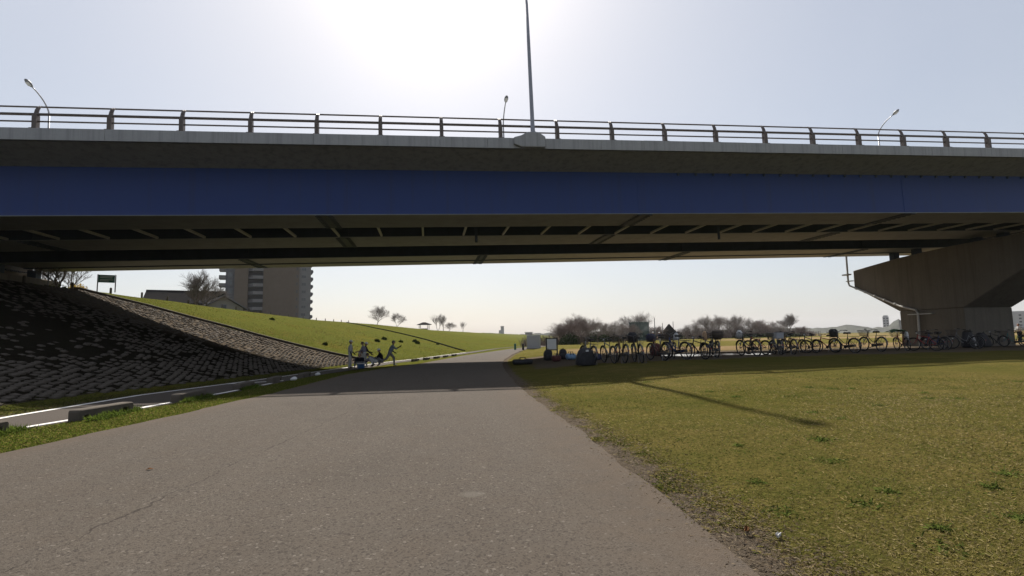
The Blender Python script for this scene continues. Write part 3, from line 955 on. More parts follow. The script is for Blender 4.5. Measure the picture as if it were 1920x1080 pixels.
def person(label, loc, face, pose, cloth, height=1.55, cap=None, group='players by the cycle path'):
    # pose angles in degrees in the body's own side plane: 0 = straight down, positive = forward
    S = height / 1.55
    P = dict(lean=4, neck=0, tl=0, tr=0, sl=0, sr=0, al=5, ar=5, fl=15, fr=15, ao=8, lo=4, sit=0)
    P.update(pose)
    def dirv(an, out=0.0):
        a = R(an)
        return Vector((math.sin(a), math.sin(R(out)), -math.cos(a))).normalized()
    pel = Vector((0, 0, 0))
    up = Vector((math.sin(R(P['lean'])), 0, math.cos(R(P['lean']))))
    ch = pel + up * .27 * S
    nk = ch + up * .17 * S
    ln2 = R(P['lean'] * .6 + P['neck'])
    upn = Vector((math.sin(ln2), 0, math.cos(ln2)))
    hd = nk + upn * .17 * S
    J = {}
    segs = []   # a, b, ra, rb, slot
    for s, sg in (('l', 1), ('r', -1)):
        hip = pel + Vector((0, sg * .085 * S, -.02 * S))
        kn = hip + dirv(P['t' + s], sg * P['lo']) * .38 * S
        an = kn + dirv(P['t' + s] - P['s' + s], sg * P['lo'] * .3) * .37 * S
        flat = Vector((1, 0, 0)) if P['s' + s] < 70 else Vector((.75, 0, -.66))
        toe_ = an + flat * .15 * S + Vector((0, sg * .02, -.035 * S))
        segs += [(hip, kn, .10 * S, .070 * S, 1), (kn, an, .066 * S, .048 * S, 1), (an + Vector((-.03 * S, 0, -.03 * S)), toe_, .036 * S, .03 * S, 2)]
        sh = ch + up * .12 * S + Vector((0, sg * .155 * S, 0))
        el = sh + dirv(P['a' + s], sg * P['ao']) * .25 * S
        wr = el + dirv(P['a' + s] + P['f' + s], sg * P['ao'] * .2) * .22 * S
        segs += [(ch + up * .13 * S, sh, .075 * S, .065 * S, 0), (sh, el, .064 * S, .050 * S, 0), (el, wr, .042 * S, .030 * S, 3)]
        hdv = (wr - el).normalized()
        side = Vector((0, 1, 0)).cross(hdv).normalized()
        palm = wr + hdv * .05 * S
        segs.append((wr, palm, .026 * S, .03 * S, 3))
        for q in range(4):
            off = side * (q - 1.5) * .018 * S
            l1 = (.055, .065, .06, .045)[q] * S
            a0 = palm + off + hdv * .02 * S
            a1 = a0 + hdv * l1 * .6
            a2 = a1 + (hdv + Vector((0, -sg * .5, 0))).normalized() * l1 * .5
            segs += [(a0, a1, .0085 * S, .008 * S, 3), (a1, a2, .008 * S, .007 * S, 3)]
        th0 = wr + hdv * .025 * S + side * .026 * S
        th1 = th0 + (hdv + side * .8).normalized() * .05 * S
        segs.append((th0, th1, .011 * S, .009 * S, 3))
        J[s] = (kn, an, toe_)
    segs += [(pel, pel + up * .10 * S, .118 * S, .105 * S, 1), (pel + up * .10 * S, ch, .125 * S, .14 * S, 0), (ch, ch + up * .10 * S, .14 * S, .105 * S, 0),
             (pel + Vector((0, .05 * S, 0)), pel - Vector((0, .05 * S, 0)), .105 * S, .105 * S, 1), (nk - up * .03 * S, nk + upn * .05 * S, .048 * S, .045 * S, 3)]
    fw = Vector((upn.z, 0, -upn.x))
    segs += [(hd - upn * .035 * S, hd + upn * .03 * S, .078 * S, .085 * S, 4), (hd + fw * .03 * S - upn * .05 * S, hd + fw * .035 * S - upn * .06 * S, .055 * S, .045 * S, 4),
             (hd + fw * .085 * S, hd + fw * .10 * S - upn * .02 * S, .010 * S, .013 * S, 4)]
    for sg in (1, -1):
        segs.append((hd + Vector((0, sg * .083 * S, 0)) - upn * .01 * S, hd + Vector((0, sg * .086 * S, 0)) + upn * .02 * S, .014 * S, .016 * S, 4))
    zmin = min(min(a.z - ra, b.z - rb) for a, b, ra, rb, m in segs)
    off = Vector((0, 0, -zmin))
    mb = MB()
    for a, b, ra, rb, m in segs:
        capsule(mb, a + off, b + off, ra, rb)
    tmp = bpy.data.objects.new('tmp_body', mb.mesh('tmp_body', M['skin'], fixn=False))
    col.objects.link(tmp)
    rm = tmp.modifiers.new('r', 'REMESH'); rm.mode = 'VOXEL'; rm.voxel_size = .0115
    sm = tmp.modifiers.new('s', 'SMOOTH'); sm.factor = .5; sm.iterations = 3
    dc = tmp.modifiers.new('d', 'DECIMATE'); dc.ratio = .28
    dg = bpy.context.evaluated_depsgraph_get()
    me = bpy.data.meshes.new_from_object(tmp.evaluated_get(dg))
    me.name = 'body'
    old = tmp.data
    bpy.data.objects.remove(tmp); bpy.data.meshes.remove(old)
    me.materials.clear()
    for q in (cloth['top'], cloth['bottom'], 'shoe', cloth.get('fore', 'skin'), 'skin'): me.materials.append(M[q])
    A = np.array([tuple(a + off) for a, *_ in segs]); B = np.array([tuple(s[1] + off) for s in segs])
    RR = np.array([(s[2] + s[3]) / 2 for s in segs]); SL = np.array([s[4] for s in segs])
    n = len(me.polygons)
    c = np.zeros(n * 3); me.polygons.foreach_get('center', c); c = c.reshape(-1, 1, 3)
    ab = (B - A)[None]
    t = np.clip(((c - A[None]) * ab).sum(-1) / np.maximum((ab ** 2).sum(-1), 1e-9), 0, 1)
    dd = np.linalg.norm(c - (A[None] + ab * t[..., None]), axis=-1) - RR[None]
    me.polygons.foreach_set('material_index', SL[dd.argmin(1)].astype(np.int32))
    me.polygons.foreach_set('use_smooth', np.ones(n, dtype=bool))
    me.update()
    root = empty('person', loc, face, label, 'person', group)
    link_mesh('body', me, root)
    hc = hd + off
    # hair shell, and a peaked cap when worn
    rot = Matrix((fw, Vector((0, 1, 0)), upn)).transposed()
    h = MB()
    vs, fs, nn, mm = [], [], 14, 6
    lowf = -.55 if cap is None else -.35
    for i in range(mm + 1):
        th = (math.pi * .62) * i / mm
        for k in range(nn):
            a = 2 * math.pi * k / nn
            front = max(0, math.cos(a))
            r_ = .094 * S
            tt = th * (1 - .42 * front)
            vs.append(hc + rot @ Vector((r_ * math.sin(tt) * math.cos(a) - .008, r_ * math.sin(tt) * math.sin(a), r_ * 1.08 * math.cos(tt) + .012)))
    for i in range(mm):
        for k in range(nn):
            fs.append((i * nn + k, i * nn + (k + 1) % nn, (i + 1) * nn + (k + 1) % nn, (i + 1) * nn + k))
    h.add(vs, fs)
    h.build('hair', M['hair'], root, smooth=True)
    e = MB()
    for sg in (1, -1):
        q = hc + rot @ Vector((.078 * S, sg * .032 * S, .008 * S))
        e.ell(q, (.009, .011, .008), 6, 4)
    e.build('eyes', M['hair'], root)
    if cap:
        c_ = MB()
        vs, fs = [], []
        for i in range(5):
            th = math.pi * .47 * i / 4
            for k in range(nn):
                a = 2 * math.pi * k / nn
                vs.append(hc + rot @ Vector((.106 * S * math.sin(th) * math.cos(a), .103 * S * math.sin(th) * math.sin(a), .108 * S * math.cos(th) + .022)))
        for i in range(4):
            for k in range(nn):
                fs.append((i * nn + k, i * nn + (k + 1) % nn, (i + 1) * nn + (k + 1) % nn, (i + 1) * nn + k))
        c_.add(vs, fs)
        pts = [(.07, -.075), (.12, -.065), (.165, -.03), (.175, 0), (.165, .03), (.12, .065), (.07, .075)]
        c_.add([hc + rot @ Vector((x * S, y * S, .040)) for x, y in pts] + [hc + rot @ Vector((x * S, y * S, .028)) for x, y in pts],
               [tuple(range(7)), tuple(range(13, 6, -1))] + [(i, i + 1, i + 8, i + 7) for i in range(6)])
        c_.build('cap', M[cap], root, smooth=False)
    return root

def build_people():
    def at(x, y): return (x, y, gz(x, y) + .012)
    W = dict(top='c_white', bottom='c_white', fore='c_black')
    person('standing player in white with white cap and black sleeves, leftmost of the group', at(-4.55, 31.6), R(10), dict(lean=3, tl=4, tr=-3, sl=2, sr=2, al=8, ar=-4, fl=35, fr=20), W, 1.62, 'cap_white')
    person('bending player in black jacket and white trousers with white cap', at(-4.05, 32.3), R(-10), dict(lean=42, neck=-15, tl=18, tr=4, sl=14, sr=16, al=30, ar=40, fl=20, fr=30), dict(top='c_black', bottom='c_white', fore='c_black'), 1.62, 'cap_white')
    person('standing bareheaded player in pale lilac top behind the crouching ones', at(-3.75, 31.9), R(170), dict(lean=14, neck=8, tl=8, tr=-4, sl=8, sr=6, al=25, ar=15, fl=50, fr=35), dict(top='c_lilac', bottom='c_white'), 1.55, None)
    person('crouching player in black bent over the blue box', at(-3.95, 30.9), R(-80), dict(lean=62, neck=-5, tl=122, tr=112, sl=150, sr=146, al=28, ar=20, fl=15, fr=25, lo=18, ao=20), dict(top='c_black', bottom='c_navy', fore='c_lilac'), 1.6, None)
    person('squatting player seen from behind in a pale lilac shirt, dark hair', at(-3.05, 31.2), R(175), dict(lean=55, neck=5, tl=124, tr=116, sl=152, sr=148, al=50, ar=42, fl=10, fr=12, lo=10), dict(top='c_lilac', bottom='c_white', fore='c_black'), 1.55, None)
    person('squatting player in black shirt with white cap behind the lilac shirt', at(-2.75, 31.9), R(185), dict(lean=18, neck=4, tl=122, tr=114, sl=150, sr=146, al=40, ar=45, fl=40, fr=30, lo=10), dict(top='c_black', bottom='c_grey', fore='c_black'), 1.58, 'cap_white')
    person('running player in pale blue shirt and grey shorts, lunging to the right', at(-2.3, 32.0), R(4), dict(lean=24, neck=-8, tl=38, tr=-30, sl=36, sr=34, al=-18, ar=52, fl=75, fr=70, ao=10), dict(top='c_blue', bottom='c_grey', fore='c_black'), 1.62, 'c_grey')
    person('distant player in white trousers and dark shirt on the field, white cap', at(29.9, 63.6), R(200), dict(lean=8, tl=6, tr=-6, sl=6, sr=4, al=20, ar=10, fl=60, fr=40), dict(top='c_navy', bottom='c_white'), 1.6, 'cap_white', 'players on the far field')
    person('distant player in dark clothes on the field, partly behind a bicycle', at(28.9, 63.4), R(200), dict(lean=5, tl=4, tr=-4, sl=4, sr=4, al=10, ar=10, fl=70, fr=60), dict(top='c_black', bottom='c_grey'), 1.65, 'cap_white', 'players on the far field')
    person('distant person in beige-white shirt beyond the pier at the right picture edge', at(52.6, 38.6), R(180), dict(lean=6, tl=6, tr=-6, sl=6, sr=4, al=15, ar=10, fl=50, fr=40), dict(top='c_white', bottom='c_black'), 1.65, None, 'players on the far field')
build_people()

# cool box by the crouching players
def build_coolbox():
    r_ = empty('cool_box', (-3.78, 30.35, gz(-3.78, 30.35) + .01), .2, 'blue cool box on the ground in front of the crouching player', 'cool box')
    b = MB(); b.prism([(-.19, .0), (.19, .0), (.21, .24), (-.21, .24)], 'y', -.14, .14)
    bevel(b.build('body', M['cool_blue'], r_), .02)
    b = MB().rng(-.225, .225, -.155, .155, .243, .29)
    bevel(b.build('lid', M['bag_white'], r_), .015)
    b = MB().tube([(-.20, 0, .2), (-.25, 0, .24), (-.25, 0, .35), (.25, 0, .35), (.25, 0, .24), (.20, 0, .2)], .012, 6)
    b.build('handle', M['bag_white'], r_)
build_coolbox()

# ------------------------------------------------------------------ bags and boards under the bridge
def soft(name, prof, mat, seed=1, n=16):
    # lumpy lofted bag: prof = (z, half x, half y, shift x)
    r_ = random.Random(seed)
    m = MB()
    vs, fs = [], []
    for (z, hx, hy, sx) in prof:
        for k in range(n):
            a = 2 * math.pi * k / n
            ca, sa = math.cos(a), math.sin(a)
            e = .55
            x = hx * math.copysign(abs(ca) ** e, ca) * r_.uniform(.94, 1.06)
            y = hy * math.copysign(abs(sa) ** e, sa) * r_.uniform(.94, 1.06)
            vs.append((x + sx, y, z + r_.uniform(-.01, .01)))
    for i in range(len(prof) - 1):
        for k in range(n):
            fs.append((i * n + k, i * n + (k + 1) % n, (i + 1) * n + (k + 1) % n, (i + 1) * n + k))
    fs += [tuple(range(n - 1, -1, -1)), tuple((len(prof) - 1) * n + k for k in range(n))]
    m.add(vs, fs)
    return m

def build_bags():
    def base(x, y): return (x, y, gz(x, y) + .008)
    def backpack(x, y, rz, mat, label, s=1.0):
        r_ = empty('backpack', base(x, y), rz, label, 'backpack', 'bags set down under the bridge')
        soft('b', [(0, .16 * s, .12 * s, 0), (.05 * s, .19 * s, .14 * s, 0), (.25 * s, .19 * s, .14 * s, 0), (.40 * s, .165 * s, .12 * s, 0), (.47 * s, .10 * s, .07 * s, .0)], mat, 3).build('body', M[mat], r_, smooth=True)
        soft('p', [(.04 * s, .13 * s, .04 * s, 0), (.20 * s, .14 * s, .05 * s, 0), (.26 * s, .10 * s, .03 * s, 0)], mat, 5).build('pocket', M[mat], r_, (0, -.15 * s, 0), smooth=True)
        for sx in (-.09, .09):
            b = MB().tube([(sx * s, .12 * s, .42 * s), (sx * s * 1.3, .22 * s, .30 * s), (sx * s * 1.3, .20 * s, .12 * s), (sx * s, .13 * s, .05 * s)], .016, 6)
            b.build('strap', M[mat], r_)
        b = MB().tube([(-.04, .03, .46 * s), (-.03, .03, .52 * s), (.03, .03, .52 * s), (.04, .03, .46 * s)], .012, 6)
        b.build('handle', M[mat], r_)
        return r_
    def duffel(x, y, rz, mat, label, L=.75, rr=.15):
        r_ = empty('sports_bag', base(x, y), rz, label, 'sports bag', 'bags set down under the bridge')
        m = MB()
        pts = [(-L / 2, 0, rr * .9), (-L / 2 + .04, 0, rr * .95), (-L / 4, 0, rr * 1.0), (0, 0, rr * .92), (L / 4, 0, rr), (L / 2 - .04, 0, rr * .95), (L / 2, 0, rr * .9)]
        m.tube(pts, [rr * .7, rr * .95, rr, rr * .92, rr, rr * .95, rr * .7], 12)
        m.build('body', M[mat], r_, smooth=True)
        for sy in (-1, 1):
            b = MB().tube([(-L * .2, sy * rr * .8, rr * 1.4), (-L * .12, sy * rr * .5, rr * 2.5), (L * .12, sy * rr * .5, rr * 2.5), (L * .2, sy * rr * .8, rr * 1.4)], .015, 6)
            b.build('handle', M['bag_black'], r_)
        return r_
    duffel(4.35, 23.9, .15, 'bag_black', 'long black sports bag lying nearest the road under the bridge', .95, .13)
    backpack(6.05, 25.9, .2, 'bag_black', 'upright black backpack in front of the small framed board', 1.15)
    duffel(5.85, 23.4, .5, 'bag_maroon', 'dark maroon sports bag beside the framed board', .42, .15)
    backpack(6.7, 25.4, -.3, 'bag_black', 'black backpack between the maroon bag and the pale blue bag', 1.05)
    duffel(6.6, 23.6, .3, 'bag_blue', 'pale blue and white sports bag on the ground under the bridge', .46, .15)
    backpack(11.3, 24.6, .1, 'bag_maroon', 'very dark boxy bag standing between the parked bicycles', 1.35)
    duffel(6.9, 20.9, .4, 'bag_navy', 'dark navy bag lying behind the leftmost bicycles', .6, .14)
    # big kit bag leaning on the leftmost bicycle
    r_ = empty('kit_bag', base(5.45, 17.55), .1, 'large black trapezoid kit bag leaning against the leftmost bicycle', 'kit bag', 'bags set down under the bridge')
    soft('k', [(0.02, .33, .14, 0), (.06, .36, .17, 0), (.30, .33, .16, 0), (.52, .25, .13, 0), (.62, .15, .07, 0)], 'bag_black', 8).build('body', M['bag_black'], r_, smooth=True)
    MB().rng(-.05, .05, -.152, -.135, .50, .56).build('label_patch', M['bag_white'], r_)
    MB().tube([(-.28, -.14, .30), (-.15, -.2, .48), (.15, -.2, .48), (.28, -.14, .30)], .016, 6).build('strap', M['bag_black'], r_)
    # two striped black kit bags by the pier
    for k, (x, y, rz, s, lab) in enumerate(((31.6, 25.9, .5, 1.5, 'black and white striped kit bag slumped beside the pier'), (33.1, 26.3, .2, 1.3, 'rounded black kit bag behind the striped one at the pier'))):
        r_ = empty('kit_bag', base(x, y), rz, lab, 'kit bag', 'bags set down under the bridge')
        soft('k', [(0.02, .40 * s, .16 * s, 0), (.10 * s, .45 * s, .2 * s, 0), (.36 * s, .36 * s, .18 * s, -.05), (.60 * s, .22 * s, .14 * s, -.14), (.68 * s, .1 * s, .06 * s, -.18)], 'bag_black', 18 + k).build('body', M['bag_black'], r_, smooth=True)
        if k == 0:
            for sx in (-.12, .1):
                MB().add([(sx - .05, -.335, .12), (sx + .02, -.335, .12), (sx - .08, -.275, .72), (sx - .14, -.275, .72), (sx - .05, -.30, .12), (sx + .02, -.30, .12), (sx - .08, -.24, .72), (sx - .14, -.24, .72)],
                         [(0, 1, 2, 3), (7, 6, 5, 4), (0, 4, 5, 1), (1, 5, 6, 2), (2, 6, 7, 3), (3, 7, 4, 0)]).build('stripe', M['bag_white'], r_)
        MB().tube([(-.2 * s, -.1, .55 * s), (-.1 * s, -.14, .72 * s), (.1 * s, -.1, .55 * s)], .018, 6).build('strap', M['bag_black'], r_)
    # small white bundles by the path
    for x, y, lab in ((-4.55, 18.75, 'crumpled white plastic bag by the white cross line on the path'), (-4.55, 22.6, 'small white bundle on the shaded verge near the crouching players')):
        o = soft('w', [(0, .09, .06, 0), (.04, .11, .08, 0), (.08, .08, .06, .02), (.11, .03, .02, .03)], 'bag_white', int(y)).build('plastic_bag', M['bag_white'], None, base(x, y), smooth=False)
        tag(o, lab, 'plastic bag')
    # framed white board on legs
    r_ = empty('notice_board', base(6.9, 28.6), -.15, 'small white board in a black frame on legs behind the backpacks', 'board')
    MB().rng(-.26, .26, -.012, .012, .50, 1.08).build('panel', M['board_white'], r_)
    f = MB()
    f.rng(-.34, -.27, -.03, .03, 0, 1.16); f.rng(.27, .34, -.03, .03, .0, 1.16)
    f.build('post', M['black'], r_)
    f = MB(); f.rng(-.268, .268, -.025, .025, 1.085, 1.13); f.rng(-.268, .268, -.025, .025, .44, .495)
    f.build('frame', M['black'], r_)
    f = MB(); f.rng(-.36, -.25, -.3, .3, 0, .035); f.rng(.25, .36, -.3, .3, 0, .035)
    f.build('foot', M['black'], r_)
    # big grey board at the bend of the road
    x, y = 12.9, 63.0
    r_ = empty('notice_board', (x, y, gz(x, y)), -.16, 'large plain grey board standing where the road bends away', 'board')
    bevel(MB().rng(-.78, .78, -.05, .05, .12, 1.75).build('panel', M['board_grey'], r_), .02)
    f = MB(); f.rng(.785, .86, -.06, .06, 0, 1.8); f.rng(-.86, -.785, -.06, .06, 0, 1.8)
    f.build('post', M['galv'], r_)
    MB().rng(-.9, .9, -.22, .22, 0.0, .11).build('foot', M['black'], r_)
    for x, y, lab in ((11.6, 63.2, 'dark short post left of the large grey board'), (10.9, 65.0, 'green short post at the road bend, left of the dark one')):
        o = MB().lathe([(.14, 0), (.14, .7), (.10, .78)], 10).build('bollard', M['sign_green'] if 'green' in lab else M['black'], None, (x, y, gz(x, y)))
        tag(o, lab, 'bollard')
    # puddle
    pts = []
    for k in range(40):
        a = 2 * math.pi * k / 40
        q = 1 + .10 * math.sin(3 * a + 1) + .06 * math.sin(7 * a)
        pts.append((14.7 + 3.1 * .93 * q * math.cos(a), 24.6 + 1.9 * .93 * q * math.sin(a)))
    zz = .034
    o = MB().add([(a, b, zz) for a, b in pts] + [(14.7, 24.6, zz)], [(i, (i + 1) % 40, 40) for i in range(40)]).build('water', M['water'], fixn=False)
    tag(o, kind='structure')
build_bags()

# ------------------------------------------------------------------ bicycles
BIKE = {}
def make_bike(kind):
    # x forward, z up, origin between the wheels on the ground
    root = empty('bicycle', (0, 0, 0))
    Rw, xr, xf = .325, -.52, .56
    ty = MB()
    ty.tube([(Rw * math.cos(a), 0, Rw * math.sin(a)) for a in [2 * math.pi * k / 28 for k in range(28)]], .025, 6, closed=True)
    tyre = ty.mesh('wheel', M['rubber'], True)
    rm = MB()
    rm.tube([((Rw - .03) * math.cos(a), 0, (Rw - .03) * math.sin(a)) for a in [2 * math.pi * k / 28 for k in range(28)]], .012, 4, closed=True)
    rm.lathe([(.022, -.05), (.022, .05)], 8, axis='y')
    for k in range(16):
        a = 2 * math.pi * k / 16
        rm.tube([(.02 * math.cos(a + .6), .03 * (-1) ** k, .02 * math.sin(a + .6)), ((Rw - .03) * math.cos(a), 0, (Rw - .03) * math.sin(a))], .0028, 3, caps=False)
    rim = rm.mesh('rim', M['chrome'])
    for x in (xr, xf):
        wo = link_mesh('wheel', tyre, root, (x, 0, Rw + .021))
        link_mesh('rim', rim, wo)
    zc = Rw + .021
    f = MB()
    bb, st, ht, hb = (-.06, 0, .29), (-.20, 0, .74), (.33, 0, .86), (.375, 0, .66)
    if kind == 'city':
        f.tube([hb, (.30, 0, .52), (.12, 0, .36), bb], .021, 8)
        f.tube([(.34, 0, .78), (.20, 0, .60), (.02, 0, .46), (-.12, 0, .44)], .017, 8)
    else:
        f.tube([hb, bb], .024, 8)
        f.tube([(.345, 0, .80), (-.185, 0, .70)], .020, 8)
    f.tube([bb, st], .019, 8)
    f.tube([ht, hb], .024, 8)
    for s in (-1, 1):
        f.tube([(bb[0], .03 * s, bb[2]), (xr, .065 * s, zc)], .011, 6)
        f.tube([(st[0] + .01, .02 * s, st[2] - .06), (xr, .065 * s, zc)], .010, 6)
    f.build('frame', M['frame_silver'], root, smooth=True)
    fk = MB()
    for s in (-1, 1):
        fk.tube([(hb[0], .0, hb[2]), (.40, .05 * s, .60), (.47, .06 * s, .46), (xf, .055 * s, zc)], [.02, .015, .013, .010], 6)
    fk.build('fork', M['chrome'], root, smooth=True)
    hbm = MB()
    hbm.tube([ht, (.30, 0, .98)], .014, 8)
    if kind == 'city':
        for s in (-1, 1):
            hbm.tube([(.30, 0, .98), (.34, .10 * s, 1.01), (.30, .22 * s, 1.05), (.16, .28 * s, 1.05), (.06, .29 * s, 1.03)], .012, 6)
    else:
        for s in (-1, 1):
            hbm.tube([(.30, 0, .98), (.31, .12 * s, 1.0), (.27, .30 * s, 1.01)], .013, 6)
    ho = hbm.build('handlebar', M['chrome'], root, smooth=True)
    for s in (-1, 1):
        g = MB()
        if kind == 'city': g.tube([(.17, .275 * s, 1.05), (.05, .292 * s, 1.03)], .018, 8)
        else: g.tube([(.283, .21 * s, 1.005), (.265, .31 * s, 1.01)], .018, 8)
        g.tube([(.20, .2 * s, 1.03), (.12, .27 * s, 1.03)], .006, 4)
        g.build('grip', M['rubber'], ho)
    sd = MB()
    sec = [(-.34, .085, .93), (-.30, .11, .945), (-.20, .10, .94), (-.08, .045, .945), (.0, .02, .93)]
    vs = []
    for x, hw, z in sec:
        vs += [(x, -hw, z - .02), (x, -hw * .6, z + .02), (x, hw * .6, z + .02), (x, hw, z - .02), (x, 0, z - .06)]
    sd.add(vs, [(i * 5 + k, i * 5 + (k + 1) % 5, i * 5 + 5 + (k + 1) % 5, i * 5 + 5 + k) for i in range(4) for k in range(5)] + [(0, 1, 2, 3, 4), (24, 23, 22, 21, 20)])
    so_ = sd.build('saddle', M['saddle'], root, smooth=False)
    MB().tube([(-.19, 0, .72), (-.235, 0, .90)], .013, 8).build('seat_post', M['chrome'], root)
    for x, a0, a1 in ((xr, -5, 170), (xf, 20, 150)):
        fd = MB()
        vs = []
        N = 14
        for i in range(N):
            a = R(a0 + (a1 - a0) * i / (N - 1))
            for rr_, yy in ((Rw + .032, -.03), (Rw + .045, 0), (Rw + .032, .03)):
                vs.append((x + rr_ * math.cos(a) if x == xf else x - rr_ * math.cos(a) * 1.0, yy, zc + rr_ * math.sin(a)))
        fs = [(i * 3 + k, i * 3 + k + 1, i * 3 + 4 + k, i * 3 + 3 + k) for i in range(N - 1) for k in range(2)]
        fd.add(vs, fs)
        fd.build('mudguard', M['chrome'] if kind == 'city' else M['black'], root, fixn=False)
    cr = MB()
    cr.lathe([(.02, -.07), (.02, .05), (.085, .05), (.085, .056), (.02, .056), (.02, .07)], 16, (bb[0], 0, bb[2]), 'y')
    for s in (-1, 1):
        cr.tube([(bb[0], .065 * s, bb[2]), (bb[0] + .12 * s, .07 * s, bb[2] - .11 * s)], .010, 6)
        cr.box((bb[0] + .12 * s, .12 * s, bb[2] - .11 * s), (.09, .09, .022))
    cr.build('crank', M['black'], root)
    if kind == 'city':
        cg = MB()
        cg.prism([(bb[0] + .09, bb[2] + .07), (bb[0] + .09, bb[2] - .06), (xr, zc - .05), (xr, zc + .05)], 'y', -.075, -.06)
        cg.build('chain_guard', M['black'], root)
        rk = MB()
        for s in (-1, 1):
            rk.tube([(-.22, .05 * s, .74), (-.80, .07 * s, .74), (-.83, .04 * s, .74)], .008, 5)
            rk.tube([(-.70, .07 * s, .74), (xr, .075 * s, zc)], .006, 5)
        for x in (-.35, -.5, -.65, -.8): rk.tube([(x, -.065, .74), (x, .065, .74)], .006, 4)
        rk.build('rear_rack', M['chrome'], root)
        bk = MB()
        def ringp(z, hx, hy, cx): return [(cx - hx, -hy, z), (cx + hx, -hy, z), (cx + hx, hy, z), (cx - hx, hy, z)]
        lv = [ringp(.74 + .05 * i, .11 + .012 * i, .15 + .012 * i, .56 + .006 * i) for i in range(6)]
        for i, l in enumerate(lv): bk.tube(l, .0075 if i in (0, 5) else .004, 4, closed=True)
        for e in range(4):
            for t in range(6):
                q = t / 6
                a = Vector(lv[0][e]).lerp(Vector(lv[0][(e + 1) % 4]), q); b = Vector(lv[5][e]).lerp(Vector(lv[5][(e + 1) % 4]), q)
                bk.tube([a, b], .004, 3)
        for t in range(1, 6): bk.tube([Vector(lv[0][0]).lerp(Vector(lv[0][3]), t / 6), Vector(lv[0][1]).lerp(Vector(lv[0][2]), t / 6)], .004, 3)
        bk.tube([(.40, .03, .80), (.45, .05, .76)], .01, 4)
        bk.tube([(.45, 0, .735), (xf, .06, zc)], .006, 4)
        bk.build('basket', M['basket'], root)
        ks = MB()
        for s in (-1, 1): ks.tube([(xr, .08 * s, zc), (xr - .06, .15 * s, .0)], .009, 5)
        ks.tube([(xr - .06, -.15, .01), (xr - .06, .15, .01)], .009, 5)
        ks.build('kickstand', M['chrome'], root)
    else:
        MB().tube([(bb[0] - .1, .04, .27), (bb[0] - .16, .20, .0)], .009, 5).build('kickstand', M['chrome'], root)
    lp = MB().lathe([(.02, 0), (.035, .03), (.035, .06)], 8, (.46, .06, .55) if kind == 'city' else (.36, 0, .93), 'x')
    lp.build('headlight', M['glass_lens'], root)
    MB().box((xr - Rw - .05, 0, zc + .12), (.02, .05, .04)).build('reflector', M['frame_red'], root)
    return root

